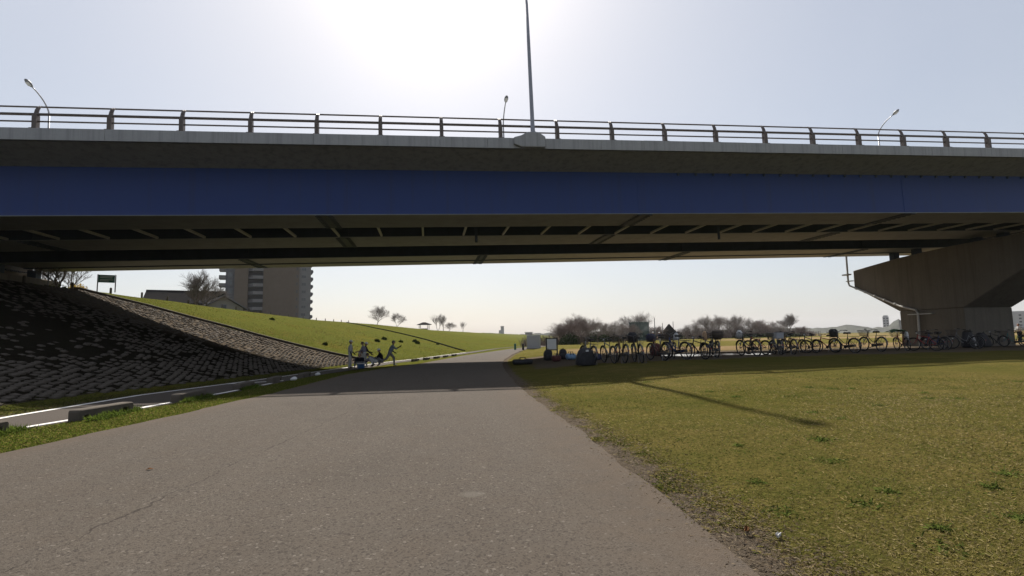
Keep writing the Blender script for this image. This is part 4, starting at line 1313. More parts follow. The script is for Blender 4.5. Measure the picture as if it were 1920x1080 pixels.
def build_bikes():
    protos = {'city': make_bike('city'), 'sport': make_bike('sport')}
    used = set()
    G = 'bicycles parked under the bridge'
    # x, y, heading offset (deg from straight away), lean deg, kind, frame colour, basket material, label
    L = [
        (5.70, 18.15, 4, 3, 'city', 'frame_silver', 'leftmost silver bicycle of the row, behind the large black kit bag'),
        (6.60, 18.35, -2, -4, 'sport', 'frame_silver', 'slim silver bicycle, second from the left, without a basket'),
        (7.12, 18.55, 6, 4, 'city', 'frame_brown', 'brown bicycle with tall handlebars, third from the left'),
        (7.66, 18.15, -4, -3, 'city', 'frame_black', 'black bicycle with a loaded front basket, fourth from the left'),
        (8.68, 18.75, 2, 3, 'city', 'frame_brown', 'narrow dark bicycle just right of the boxy dark bag'),
        (9.85, 19.45, 12, -3, 'city', 'frame_blue', 'navy bicycle with a white bag on its handlebar'),
        (10.62, 19.25, 14, 3, 'sport', 'frame_black', 'black sport bicycle turned side-on, without a basket'),
        (11.62, 19.75, -10, 2, 'city', 'frame_black', 'bicycle carrying a big round wicker basket and a tan bag'),
        (10.15, 20.6, -6, 3, 'city', 'frame_brown', 'brown bicycle half hidden behind the navy one'),
        (12.15, 20.9, 8, -3, 'sport', 'frame_blue', 'thin navy sport bicycle behind the round wicker basket'),
        (13.42, 20.05, 4, -3, 'city', 'frame_black', 'black bicycle standing alone right of the puddle'),
        (15.05, 21.9, 2, 3, 'sport', 'frame_red', 'dark red sport bicycle left of the crated one'),
        (15.25, 20.7, -12, -3, 'city', 'frame_silver', 'silver bicycle with a crate on its rear rack'),
        (16.05, 21.1, -14, 4, 'city', 'frame_brown', 'brown bicycle right of the crated silver one'),
        (17.35, 22.2, 16, -3, 'sport', 'frame_brown', 'thin brown sport bicycle in the middle of the right cluster'),
        (18.15, 22.4, 4, 3, 'sport', 'frame_black', 'black sport bicycle with a high saddle, farthest back in the right cluster'),
        (16.9, 23.1, -5, 3, 'city', 'frame_blue', 'navy bicycle farthest back behind the brown ones'),
        (19.3, 22.6, 10, 3, 'sport', 'frame_red', 'dark red sport bicycle half behind the bag-laden black one'),
        (18.75, 20.85, 0, -3, 'city', 'frame_black', 'black bicycle with a dark bag on its front, right end of the cluster'),
        (20.75, 21.45, 2, 3, 'city', 'frame_brown', 'brown bicycle standing apart with an empty wire basket'),
        (23.6, 22.6, -20, -3, 'city', 'frame_red', 'bicycle under a green cloth cover left of the pier rain pipe'),
        (23.5, 21.3, 10, 3, 'sport', 'frame_red', 'red sport bicycle in front of the pier rain pipe'),
        (25.6, 22.6, 2, -4, 'city', 'frame_blue', 'dark navy bicycle in front of the pier column'),
        (26.6, 23.6, -8, 3, 'sport', 'frame_black', 'black sport bicycle behind the silver one at the pier'),
        (27.3, 22.6, 4, 3, 'city', 'frame_silver', 'silver bicycle next to the striped kit bag'),
        (34.5, 26.6, -10, -3, 'sport', 'frame_black', 'black bicycle right of the kit bags by the pier'),
        (36.2, 26.9, 6, 3, 'city', 'frame_green', 'teal bicycle second from the right picture edge'),
        (37.4, 26.7, -4, -3, 'city', 'frame_green', 'teal bicycle cut by the right picture edge'),
    ]
    rb = random.Random(12)
    L = [(x, y, ho + rb.uniform(-11, 11), ln * rb.uniform(.7, 2.0), kind, fc, lab) for x, y, ho, ln, kind, fc, lab in L]
    SC = {q[6]: (rb.uniform(.86, .98) if q[4] == 'sport' else rb.uniform(.95, 1.03)) for q in L}
    for (x, y, ho, ln, kind, fc, lab) in L:
        p = protos[kind]
        if kind not in used: o = p; used.add(kind)
        else: o = copy_tree(p)
        o.location = (x, y, gz(x, y) + .004)
        o.rotation_euler = (R(ln), 0, R(90 + ho))
        o.scale = (SC[lab],) * 3
        tag(o, lab, 'bicycle', G)
        for c in o.children:
            st = c.name.split('.')[0]
            if st == 'frame' or (st == 'fork' and fc != 'frame_silver'):
                c.material_slots[0].link = 'OBJECT'
                c.material_slots[0].material = M[fc]
            if st == 'kickstand': c.rotation_euler = (-R(ln) * .0, 0, 0)
    def on_bike(i, fx, fy, fz, rz=0):
        x, y, ho, ln = L[i][:4]
        m = Matrix.Translation((x, y, gz(x, y) + .004)) @ Euler((R(ln), 0, R(90 + ho))).to_matrix().to_4x4() @ Matrix.Scale(SC[L[i][6]], 4)
        return m @ Vector((fx, fy, fz)), R(90 + ho)
    # loads carried by the bicycles
    p, a = on_bike(3, .57, 0, .755)
    o = soft('l', [(0, .10, .13, 0), (.12, .13, .17, 0), (.30, .15, .18, 0), (.38, .08, .10, 0)], 'bag_black', 4).build('basket_load', M['bag_black'], None, p, (0, 0, a), smooth=True); tag(o, 'black bag stuffed in the front basket of the fourth bicycle', 'bag')
    p, a = on_bike(4, .57, 0, .755)
    o = soft('l', [(0, .10, .13, 0), (.14, .14, .19, 0), (.26, .12, .15, 0), (.31, .06, .08, 0)], 'bag_navy', 6).build('basket_load', M['bag_navy'], None, p, (0, 0, a), smooth=True); tag(o, 'dark navy bag in the basket of the narrow dark bicycle', 'bag')
    p, a = on_bike(5, .30, -.30, .72)
    o = soft('l', [(0, .10, .07, 0), (.08, .13, .10, 0), (.22, .11, .08, 0), (.33, .03, .02, 0)], 'bag_white', 7).build('carrier_bag', M['bag_white'], None, p, (0, 0, a), smooth=True); tag(o, 'white carrier bag hung on the navy bicycle handlebar', 'bag')
    p, a = on_bike(7, -.52, 0, .755)
    r_ = empty('wicker_basket', p, a, 'big round brown wicker basket on the back of a bicycle', 'basket')
    b = MB(); b.lathe([(.13, 0), (.20, .07), (.235, .18), (.225, .29), (.20, .34), (.185, .34), (.205, .28), (.215, .18), (.18, .08), (.0, .03)], 16); b.build('body', M['basket'], r_, smooth=True)
    b = MB()
    for z, q in ((.10, .215), (.18, .24), (.27, .232), (.34, .20)): b.tube([(q * math.cos(t * math.pi / 8), q * math.sin(t * math.pi / 8), z) for t in range(16)], .010, 5, closed=True)
    b.build('band', M['saddle'], r_)
    p, a = on_bike(7, .30, .32, .70)
    o = soft('l', [(0, .12, .07, 0), (.08, .14, .09, 0), (.28, .13, .08, 0), (.38, .10, .04, 0)], 'bag_orange', 9).build('carrier_bag', M['bag_orange'], None, p, (0, 0, a), smooth=True); tag(o, 'tan carrier bag hanging left of the round wicker basket', 'bag')
    p, a = on_bike(10, .57, 0, .755)
    o = soft('l', [(0, .08, .12, 0), (.10, .12, .15, 0), (.27, .10, .11, 0), (.36, .04, .05, 0)], 'bag_white', 10).build('basket_load', M['bag_white'], None, p, (0, 0, a), smooth=True); tag(o, 'white bundle in the basket of the bicycle right of the puddle', 'bag')
    p, a = on_bike(12, -.55, 0, .752)
    r_ = empty('crate', p, a, 'grey plastic crate on the rear rack of a silver bicycle', 'crate')
    b = MB()
    b.rng(-.19, .19, -.14, .14, 0, .012)
    for s in (-1, 1):
        b.rng(-.19, .19, s * .14 - .006, s * .14 + .006, .013, .24)
        b.rng(s * .19 - .006, s * .19 + .006, -.133, .133, .013, .24)
    b.build('body', M['board_grey'], r_)
    b = MB().tube([(-.2, -.15, .245), (.2, -.15, .245), (.2, .15, .245), (-.2, .15, .245)], .012, 5, closed=True); b.build('edge', M['board_grey'], r_)
    p, a = on_bike(18, .57, 0, .755)
    o = soft('l', [(0, .10, .13, 0), (.12, .13, .16, 0), (.28, .14, .17, 0), (.36, .07, .09, 0)], 'bag_black', 12).build('basket_load', M['bag_black'], None, p, (0, 0, a), smooth=True); tag(o, 'black bag on the front of the bicycle at the cluster right end', 'bag')
    p, a = on_bike(20, .38, 0, .99)
    vs, fs, n = [], [], 12
    m = MB()
    for i in range(n + 1):
        for j in range(n + 1):
            s, t = i / n * 2 - 1, j / n * 2 - 1
            dz = -.10 * abs(t) ** 2 - .06 * abs(s) ** 2 + .025 * math.sin(5 * s + 3 * t)
            vs.append((s * .36, t * .36, .12 + dz))
    fs = [(i * (n + 1) + j, i * (n + 1) + j + 1, (i + 1) * (n + 1) + j + 1, (i + 1) * (n + 1) + j) for i in range(n) for j in range(n)]
    m.add(vs, fs)
    o = m.build('cloth_cover', M['green_cover'], None, p, (0, 0, a), smooth=True, fixn=False)
    sdm = o.modifiers.new('t', 'SOLIDIFY'); sdm.thickness = .012
    tag(o, 'green cloth thrown over the handlebar of a bicycle by the pier', 'cover')
    p, a = on_bike(20, -.1, -.22, .55)
    o = soft('l', [(0, .09, .05, 0), (.08, .11, .07, 0), (.30, .10, .06, 0), (.40, .08, .03, 0)], 'bag_white', 15).build('carrier_bag', M['bag_white'], None, p, (0, 0, a), smooth=True); tag(o, 'pale carrier bag hanging under the green cloth cover', 'bag')
build_bikes()

# ------------------------------------------------------------------ bare trees
TREES = {}
def tree_mesh(key, seed, h, spread, stems=1, levels=5, tw=.012, upright=.35, dens=1.0, mat='twig'):
    r_ = random.Random(seed)
    tr, cr = MB(), MB()
    def branch(p, d, L, rad, lev):
        nseg = 3 if lev < 3 else 2
        pts, q, dd = [p], Vector(p), Vector(d)
        for i in range(nseg):
            dd = (dd + Vector((r_.gauss(0, .16), r_.gauss(0, .16), r_.gauss(0, .10) + .05 * upright))).normalized()
            q = q + dd * L / nseg
            pts.append(q.copy())
        rr = [max(tw, rad * (1 - .38 * i / nseg)) for i in range(nseg + 1)]
        (tr if lev <= 1 else cr).tube(pts, rr, 7 if lev == 0 else (5 if lev == 1 else 3), caps=False)
        if lev >= levels: return
        n = {0: 5, 1: 5, 2: 5, 3: 4, 4: 3}.get(lev, 3)
        n = max(2, int(round(n * dens)))
        for k in range(n):
            t = .30 + .70 * (k + r_.random() * .6) / n if lev else .55 + .45 * (k + .5) / n
            t = min(t, 1.0)
            i = min(nseg - 1, int(t * nseg))
            base = pts[i].lerp(pts[i + 1], t * nseg - i)
            az = 2 * math.pi * (k / n + r_.random() * .25) + lev
            tilt = r_.uniform(.45, .95) * spread
            ax = dd.cross(Vector((math.cos(az), math.sin(az), .1))).normalized()
            nd = (Matrix.Rotation(tilt, 3, ax) @ dd)
            nd = (nd + Vector((0, 0, upright * .35))).normalized()
            branch(base, nd, L * r_.uniform(.58, .80) * (1.0 if lev else 1.15), rad * .52, lev + 1)
        if lev: branch(pts[-1], dd, L * .62, rad * .5, lev + 1)
    for s in range(stems):
        a = 2 * math.pi * s / max(1, stems) + r_.random()
        lean = .12 if stems == 1 else .38
        d = Vector((math.cos(a) * lean, math.sin(a) * lean, 1)).normalized()
        branch(Vector((math.cos(a), math.sin(a), 0)) * (0 if stems == 1 else .12), d, h * (.33 if stems == 1 else .36), h * .022 / (1 if stems == 1 else 1.5), 0)
    zmax = max(v[2] for v in cr.v)
    k = h / zmax
    for m in (tr, cr):
        m.v = [(x * k, y * k, z * k) for x, y, z in m.v]
    TREES[key] = (tr.mesh('trunk', M['bark'], True, False), cr.mesh('crown', M[mat], False, False))

def put_tree(key, x, y, label, s=1.0, rz=0.0, group=None, z=None, name='bare_tree', sx=1.0):
    o = empty(name, (x, y, (gz(x, y) if z is None else z) - .05), rz, label, 'tree', group)
    o.scale = (s * sx, s * sx, s)
    link_mesh('trunk', TREES[key][0], o)
    link_mesh('crown', TREES[key][1], o)
    return o

def build_trees():
    tree_mesh('round', 3, 5.0, 1.0, 1, 5, .005, .7, 1.0)
    tree_mesh('fan', 17, 5.0, 1.0, 2, 5, .006, .7, .85)
    tree_mesh('vase', 8, 4.2, .55, 5, 3, .016, .6, 1.0)
    tree_mesh('thin', 21, 5.5, .7, 2, 4, .009, 1.0, .8)
    tree_mesh('wide', 14, 6.0, 1.1, 4, 5, .006, .35, .85, 'twig_red')
    tree_mesh('wide2', 33, 6.5, 1.0, 3, 5, .0065, .5, .85, 'twig')
    tree_mesh('winter', 45, 7.0, 1.0, 2, 5, .0065, .55, .9, 'twig')
    G1, G2 = 'bare trees along the embankment crest', 'bare trees beyond the field'
    put_tree('round', -27.6, 67.5, 'rounded bare tree on the embankment in front of the grey house roofs', 1.28, .4, G1, 3.7)
    put_tree('thin', -25.1, 39.9, 'sparse bare branches behind the crest at the far left', .62, 1.0, G1, 4.0, sx=1.5)
    put_tree('thin', -23.9, 37.7, 'low bare branching shrub left of the green sign', .56, 2.2, G1, 4.4, sx=1.7)
    put_tree('fan', -12.5, 130.3, 'larger fan-shaped bare tree of the pair on the crest', 1.0, 1.3, G1, sx=1.0)
    put_tree('fan', -8.4, 143, 'smaller bare tree right of the larger one of the crest pair', .80, .3, G1)
    put_tree('thin', 4.4, 240, 'tall thin bare tree right of the crest pavilion', 1.50, .2, G1)
    put_tree('thin', 6.9, 246, 'bare tree with a forked top beside the pavilion', 1.45, 2.0, G1, sx=.8)
    put_tree('fan', 9.8, 250, 'low spreading bare tree right of the pavilion trees', .92, 1.0, G1, sx=1.3)
    put_tree('thin', 19.2, 292, 'lone small bare tree on the crest, farthest right', 1.15, 2.6, G1, sx=.85)
    # trees beyond the field, from left to right
    row = [('wide', 20.6, 78.5, .62, 1.3, 'reddish bare bushy tree at the left end of the field trees'),
           ('wide', 23.5, 82.0, .78, 1.2, 'reddish spreading bare tree behind the rounded dark bush'),
           ('wide2', 26.5, 86.0, .84, 1.1, 'tallest bare tree of the left clump beyond the bicycles'),
           ('winter', 31.0, 92.0, .66, 1.1, 'bare tree with pale trunk in the left clump'),
           ('wide2', 34.5, 93.5, .70, 1.0, 'dark-trunked bare tree right of the pale-trunked one'),
           ('wide', 39.0, 99.0, .66, 1.2, 'reddish bare tree left of the backstop net'),
           ('winter', 45.6, 108.0, .98, 1.0, 'bare tree rising behind the backstop net'),
           ('wide', 54.0, 116.0, .62, 1.2, 'low bare tree between the net and the dark gabled roof'),
           ('wide2', 71.0, 130.0, .78, 1.1, 'left bare tree of the long right-hand wood'),
           ('winter', 78.0, 135.0, 1.02, 1.1, 'tall bare tree near the left of the right-hand wood'),
           ('wide2', 84.5, 139.0, 1.14, 1.0, 'tallest bare tree in the middle of the right-hand wood'),
           ('winter', 91.0, 143.0, 1.10, 1.0, 'pale bare tree in the middle of the right-hand wood'),
           ('wide2', 97.5, 146.0, 1.0, 1.1, 'bare tree right of the middle of the right-hand wood'),
           ('wide', 104.0, 150.0, 1.0, 1.1, 'reddish bare tree in the right-hand wood'),
           ('wide2', 110.5, 152.0, .86, 1.2, 'low bare tree left of the dense round-headed tree'),
           ('round', 118.0, 154.0, 1.62, 1.05, 'dense round-headed bare tree at the right end of the wood'),
           ('wide', 124.5, 156.0, .62, 1.3, 'low bare tree trailing off right of the round-headed tree')]
    for i, (k, x, y, s, sx, lab) in enumerate(row):
        put_tree(k, x, y, lab, s, i * 1.37, G2, None, 'bare_tree', sx)
build_trees()

def leaf_blob(center_r, n, size, seed, mat, name, parent=None, loc=(0, 0, 0), up=.3):
    g = np.random.default_rng(seed)
    u = g.normal(size=(n, 3)); u /= np.linalg.norm(u, axis=1)[:, None]
    r_ = g.random(n) ** .45
    c = u * r_[:, None] * np.array(center_r)
    lump = 1 + .22 * np.sin(c[:, :1] * 3.1 / center_r[0] + seed) * np.cos(c[:, 1:2] * 2.7 / center_r[1])
    c *= lump
    c[:, 2] = np.abs(c[:, 2] + center_r[2] * .25)
    a = g.normal(size=(n, 3)); a[:, 2] += up; a /= np.linalg.norm(a, axis=1)[:, None]
    b = np.cross(a, g.normal(size=(n, 3))); b /= np.linalg.norm(b, axis=1)[:, None]
    s = size * (0.6 + .8 * g.random((n, 1)))
    V = np.stack([c - b * s * .5, c + b * s * .5, c + a * s * 1.5], 1).reshape(-1, 3)
    me = bpy.data.meshes.new(name)
    me.from_pydata([tuple(v) for v in V], [], [(3 * i, 3 * i + 1, 3 * i + 2) for i in range(n)])
    me.materials.append(M[mat])
    return link_mesh(name, me, parent, loc)

def stems_for(parent, n, h, rad, seed, mat='bark'):
    r_ = random.Random(seed)
    m = MB()
    for k in range(n):
        a = 2 * math.pi * k / n + r_.random()
        m.tube([(0, 0, -.1), (math.cos(a) * rad * .4, math.sin(a) * rad * .4, h * .5), (math.cos(a) * rad, math.sin(a) * rad, h)], [.05, .035, .02], 5)
    m.build('stem', M[mat], parent)

def build_shrubs():
    def shrub(x, y, rr, n, size, seed, mat, label, name='shrub', group=None, z=None):
        r_ = empty(name, (x, y, gz(x, y) if z is None else z), 0, label, 'shrub', group)
        leaf_blob(rr, n, size, seed, mat, 'foliage', r_)
        stems_for(r_, 5, rr[2] * .8, rr[0] * .5, seed)
    shrub(21.2, 76.5, (2.0, 1.6, 1.3), 1500, .16, 1, 'evergreen', 'dark rounded evergreen bush in front of the reddish trees')
    shrub(35.0, 101.0, (5.0, 2.0, 1.4), 2200, .2, 2, 'evergreen', 'long dark hedge-like shrub under the left clump of bare trees')
    shrub(60.0, 124.0, (5.5, 2.5, 1.8), 2200, .25, 3, 'evergreen', 'dark conical shrubs beside the gabled park hut')
    shrub(92.0, 137.5, (4.6, 2.0, 1.0), 1800, .22, 4, 'evergreen', 'low dark shrub before the right-hand wood, left one')
    shrub(104.0, 140.5, (8.0, 2.2, 1.1), 2400, .22, 5, 'evergreen', 'low wide dark shrub before the right-hand wood, right one')
    shrub(-23.5, 38.8, (.6, .55, .46), 900, .07, 6, 'yellow', 'yellow-flowering shrub at the top of the block revetment', 'flowering_shrub', None, 4.6)
    shrub(-24.4, 38.0, (1.0, .75, .35), 900, .08, 7, 'weed', 'pale green low shrub left of the yellow-flowering one', 'shrub', None, 4.6)
    # dark weed clumps on the grass slope, along the toe of the revetment
    spots = [(-5.5, 58.0, .22), (-5.2, 63.0, .27), (-3.3, 63.4, .18), (-1.75, 67.6, .30), (1.2, 69.5, .16), (-1.3, 65.3, .27), (-8.4, 44.5, .13), (-16.4, 58.0, .16)]
    names = ['leftmost of the dark weed clumps on the grass slope behind the players', 'pointed dark weed clump, second on the grass slope behind the players', 'small weed clump left of the widest one on the slope', 'widest dark weed clump on the slope above the running player',
             'faint weed clump right of the widest one on the slope', 'dark weed clump farthest right, nearest the dark kerb line', 'small dark weed clump low on the slope near the revetment corner', 'small dark weed clump halfway up the grass slope']
    for i, ((x, y, s), lab) in enumerate(zip(spots, names)):
        shrub(x, y, (s, s * .8, s * .8), 420, .12, 60 + i, 'weed', lab, 'weed_clump', 'weed clumps on the embankment')
build_shrubs()

# brushwood under the right-hand wood and the field edge (one mass)
def build_thicket():
    g = np.random.default_rng(5)
    n = 9000
    t = g.random(n)
    x = 16 + t * 116
    y = np.interp(x, [16, 40, 70, 132], [88, 112, 134, 160]) + g.normal(size=n) * 2.0
    hh = np.interp(x, [16, 30, 44, 58, 70, 92, 112, 132], [1.4, 2.1, 1.7, 1.6, 2.6, 3.2, 2.7, 1.5]) * (.45 + .75 * g.random(n))
    z = terrain(x, y, False)
    V, Fc = [], []
    dx, dy = g.normal(size=n) * .35, g.normal(size=n) * .35
    w_ = .018 + .02 * g.random(n)
    an = g.random(n) * math.pi
    P = np.stack([x, y, z - .1], 1)
    T = np.stack([x + dx * hh, y + dy * hh, z + hh], 1)
    Wd = np.stack([np.cos(an) * w_, np.sin(an) * w_, 0 * an], 1)
    V = np.stack([P - Wd, P + Wd, T + Wd * .6, T - Wd * .6], 1).reshape(-1, 3)
    me = bpy.data.meshes.new('brushwood')
    me.from_pydata([tuple(v) for v in V], [], [(4 * i, 4 * i + 1, 4 * i + 2, 4 * i + 3) for i in range(n)])
    me.materials.append(M['twig_red'])
    tag(link_mesh('brushwood', me), 'brown leafless brushwood filling in under the field trees', 'brushwood', kind='stuff')
build_thicket()

# ------------------------------------------------------------------ things along the crest and beyond
def build_crest():
    m = MB().lathe([(.075, 0), (.075, .42), (.06, .48), (.0, .50)], 8)
    me = m.mesh('post', M['concrete_old'], True)
    y = 33.75
    ords = 'first second third fourth fifth sixth seventh eighth ninth tenth eleventh twelfth thirteenth fourteenth fifteenth sixteenth seventeenth eighteenth nineteenth twentieth twenty-first twenty-second'.split()
    while y < 112:
        x = float(crest(y)) - .15
        o = link_mesh('bollard', me, None, (x, y, CZ - .05), (rnd.uniform(-.03, .03), rnd.uniform(-.03, .03), 0))
        tag(o, '%s short grey post from the left along the embankment crest' % ords.pop(0), 'bollard', 'posts along the embankment crest')
        y += 3.65
    # green notice sign on two posts
    r_ = empty('notice_sign', (-22.5, 39.3, CZ - .02), .42, 'green notice sign on two posts at the embankment crest, far left', 'sign')
    for sx in (0, .98):
        MB().tube([(sx, 0, 0), (sx, 0, 1.22)], .035, 8).build('post', M['lamp_dark'], r_)
    MB().rng(.04, .94, -.055, -.038, .66, 1.2).build('panel', M['sign_green'], r_)
    for i, (a, b, zz, hh) in enumerate(((.12, .86, 1.10, .05), (.12, .80, 1.0, .05), (.12, .86, .86, .04), (.12, .60, .77, .04))):
        # printed lines, too blurred in the photograph to read
        MB().rng(a, b, -.0585, -.0555, zz - hh / 2, zz + hh / 2).build('print_line', M['sign_text'], r_)
    o = MB().tube([(0, 0, 0), (0, 0, .95)], .035, 8).build('thin_post', M['lamp_dark'], None, (-23.3, 35.9, CZ - .05)); tag(o, 'thin dark post standing among the bare branches at the far left crest', 'post')
    # pavilion
    x, y = -1.7, 206.5
    r_ = empty('pavilion', (x, y, gz(x, y)), .2, 'small open pavilion with hipped roof on the embankment crest', 'pavilion')
    b = MB(); b.add([(-2.6, -2.2, 2.0), (2.6, -2.2, 2.0), (2.6, 2.2, 2.0), (-2.6, 2.2, 2.0), (-.5, 0, 2.9), (.5, 0, 2.9), (-2.6, -2.2, 1.86), (2.6, -2.2, 1.86), (2.6, 2.2, 1.86), (-2.6, 2.2, 1.86)],
                    [(0, 1, 5, 4), (1, 2, 5), (2, 3, 4, 5), (3, 0, 4), (6, 7, 1, 0), (7, 8, 2, 1), (8, 9, 3, 2), (9, 6, 0, 3), (9, 8, 7, 6)])
    b.build('roof', M['roof_dark'], r_)
    for sx in (-1.7, 1.7):
        for sy in (-1.4, 1.4):
            MB().rng(sx - .1, sx + .1, sy - .1, sy + .1, 0, 1.88).build('post', M['lamp_dark'], r_)
    MB().rng(-1.2, 1.2, -.3, .3, 0, .45).build('bench', M['concrete_old'], r_)
    # flat roofed shelter far along the crest
    x, y = 128, 655
    r_ = empty('shelter', (x, y, gz(x, y)), -.1, 'long flat-roofed pale shelter far along the crest above the grey board', 'shelter')
    MB().rng(-5.6, 5.6, -3, 3, 3.2, 3.7).build('roof', M['far_bld'], r_)
    MB().rng(-4.6, 4.6, -2, 2, 0, 3.195).build('wall', M['roof'], r_)
    x, y = 100, 700
    r_ = empty('pump_house', (x, y, 1.0), -.1, 'distant pale square tower with a lower wing behind the crest', 'building')
    MB().rng(-2.2, 2.2, -2.2, 2.2, 0, 15.0).build('tower', M['far_bld'], r_)
    MB().rng(-4.8, -2.21, -2, 2, 0, 10.0).build('wing', M['far_bld'], r_)
    MB().rng(-2.5, 2.5, -2.5, 2.5, 15.01, 15.5).build('roof', M['roof'], r_)
build_crest()

def build_apartment():
    # faces the camera's side; local x along the facade, y away, floors of 2.9 m
    bx, by = -58.6, 202.1
    r_ = empty('apartment_tower', (bx, by, .8), R(16), 'tall brown and grey apartment tower behind the embankment', 'building')
    FL, NF = 2.9, 13
    H = FL * NF
    def p(name, x0, x1, y0, y1, z0, z1, mat, par=r_): return MB().rng(x0, x1, y0, y1, z0, z1).build(name, M[mat], par)
    p('wall', -11.3, -6.9, 0, 14, 0, H, 'bld_brown')                # pier wall between the balconies
    p('wall', -1.9, 10.4, 0, 14, 0, H, 'bld_brown')                 # blank main wall
    w3 = p('wall', 10.42, 14.6, .6, 14, 0, H, 'bld_grey')           # grey bay at the right
    p('wall', -6.88, -1.92, 2.0, 14, 0, H, 'recess')                # back of the balcony recess
    p('wall', -14.2, -11.32, 1.2, 12, 0, H, 'bld_blue')             # left wing
    p('roof', -14.6, 15.0, -.4, 14.4, H + .01, H + .8, 'bld_grey')
    for k in range(NF):
        z = k * FL
        # balcony in the recess: slab, slanted parapet
        bo = p('balcony', -6.86, -1.94, -.6, 1.98, z + .02, z + .22, 'bld_blue')
        m = MB(); m.add([(-6.9, 1.9, z + .23), (-5.2, -.75, z + .23), (-1.93, -.75, z + .23), (-1.93, -.6, z + .23), (-5.1, -.6, z + .23), (-6.75, 1.9, z + .23),
                         (-6.9, 1.9, z + 1.30), (-5.2, -.75, z + 1.30), (-1.93, -.75, z + 1.30), (-1.93, -.6, z + 1.30), (-5.1, -.6, z + 1.30), (-6.75, 1.9, z + 1.30)],
                        [(0, 1, 7, 6), (1, 2, 8, 7), (2, 3, 9, 8), (3, 4, 10, 9), (4, 5, 11, 10), (5, 0, 6, 11), (6, 7, 8, 9, 10, 11)])
        m.build('parapet', M['bld_grey'], bo)
        # slit window and bay window
        wo = p('window', 9.4, 9.95, -.04, .02, z + 1.0, z + 2.1, 'bld_blue'); p('pane', 9.46, 9.89, -.06, -.041, z + 1.06, z + 2.04, 'glass', wo)
        wo = p('window', 11.3, 12.9, .54, .61, z + .95, z + 2.1, 'bld_grey'); p('pane', 11.4, 12.05, .51, .539, z + 1.05, z + 2.0, 'glass', wo); p('pane', 12.15, 12.8, .51, .539, z + 1.05, z + 2.0, 'glass', wo)
        # left wing openings and projecting balconies, right edge balconies
        wo = p('window', -13.4, -11.9, 1.14, 1.21, z + .5, z + 2.2, 'bld_grey'); p('pane', -13.3, -12.0, 1.10, 1.139, z + .6, z + 2.1, 'glass', wo)
        bo = p('balcony', -16.4, -14.22, 1.6, 6, z + .02, z + .2, 'bld_grey')
        p('parapet', -16.4, -16.2, 1.6, 6, z + .21, z + 1.3, 'bld_grey', bo)
        p('parapet', -16.19, -14.23, 1.6, 1.75, z + .21, z + 1.3, 'bld_grey', bo)
        m = MB(); m.prism([(14.62, z + .1), (15.2, z + .1), (15.5, z + .5), (15.5, z + 1.1), (15.2, z + 1.45), (14.62, z + 1.45)], 'y', 1.2, 6)
        m.build('balcony', M['bld_blue'], r_)
build_apartment()

def build_houses():
    def house(loc, rz, lx, ly, hw, hr, wall, roof, label, ov=.5):
        h = empty('house', loc, rz, label, 'house', 'houses behind the embankment')
        MB().prism([(-ly / 2, 0), (ly / 2, 0), (ly / 2, hw), (0, hw + hr * .93), (-ly / 2, hw)], 'x', -lx / 2, lx / 2).build('wall', M[wall], h)
        m = MB()
        sl_ = hr / (ly / 2)
        yo = ly / 2 + ov
        zo = hw - ov * sl_
        vs = []
        for x in (-lx / 2 - ov, lx / 2 + ov):
            vs += [(x, -yo, zo + .05), (x, 0, hw + hr + .05), (x, yo, zo + .05), (x, yo, zo + .25), (x, 0, hw + hr + .28), (x, -yo, zo + .25)]
        fs = [(i, (i + 1) % 6, 6 + (i + 1) % 6, 6 + i) for i in range(6)] + [(5, 4, 3, 2, 1, 0), (6, 7, 8, 9, 10, 11)]
        m.add(vs, fs)
        ro = m.build('roof', M[roof], h)
        MB().rng(-lx / 2 - ov, lx / 2 + ov, -.15, .15, hw + hr + .26, hw + hr + .42).build('ridge', M['roof_dark'], ro)
        for k in (-.25, .2):
            wo = MB().rng(lx * k - .6, lx * k + .6, -ly / 2 - .05, -ly / 2 + .02, hw - 1.5, hw - .5).build('window', M['lamp_dark'], h)
            MB().rng(lx * k - .5, lx * k + .5, -ly / 2 - .07, -ly / 2 - .051, hw - 1.4, hw - .6).build('pane', M['glass'], wo)
        wo = MB().rng(lx / 2 - .02, lx / 2 + .05, -.4, .4, hw - .4, hw + .5).build('window', M['lamp_dark'], h)
        MB().rng(lx / 2 + .051, lx / 2 + .07, -.3, .3, hw - .3, hw + .4).build('pane', M['glass'], wo)
        return h
    house((-40.0, 92.5, 1.0), R(18), 9.4, 7.0, 6.4, 1.9, 'house_wall2', 'roof_dark', 'dark-roofed grey house half hidden by the rounded bare tree')
    house((-30.2, 81.5, 1.0), R(-62), 5.4, 5.0, 5.0, 1.6, 'house_wall', 'roof', 'pale gabled house with grey tiled roof beside the apartment tower')
build_houses()

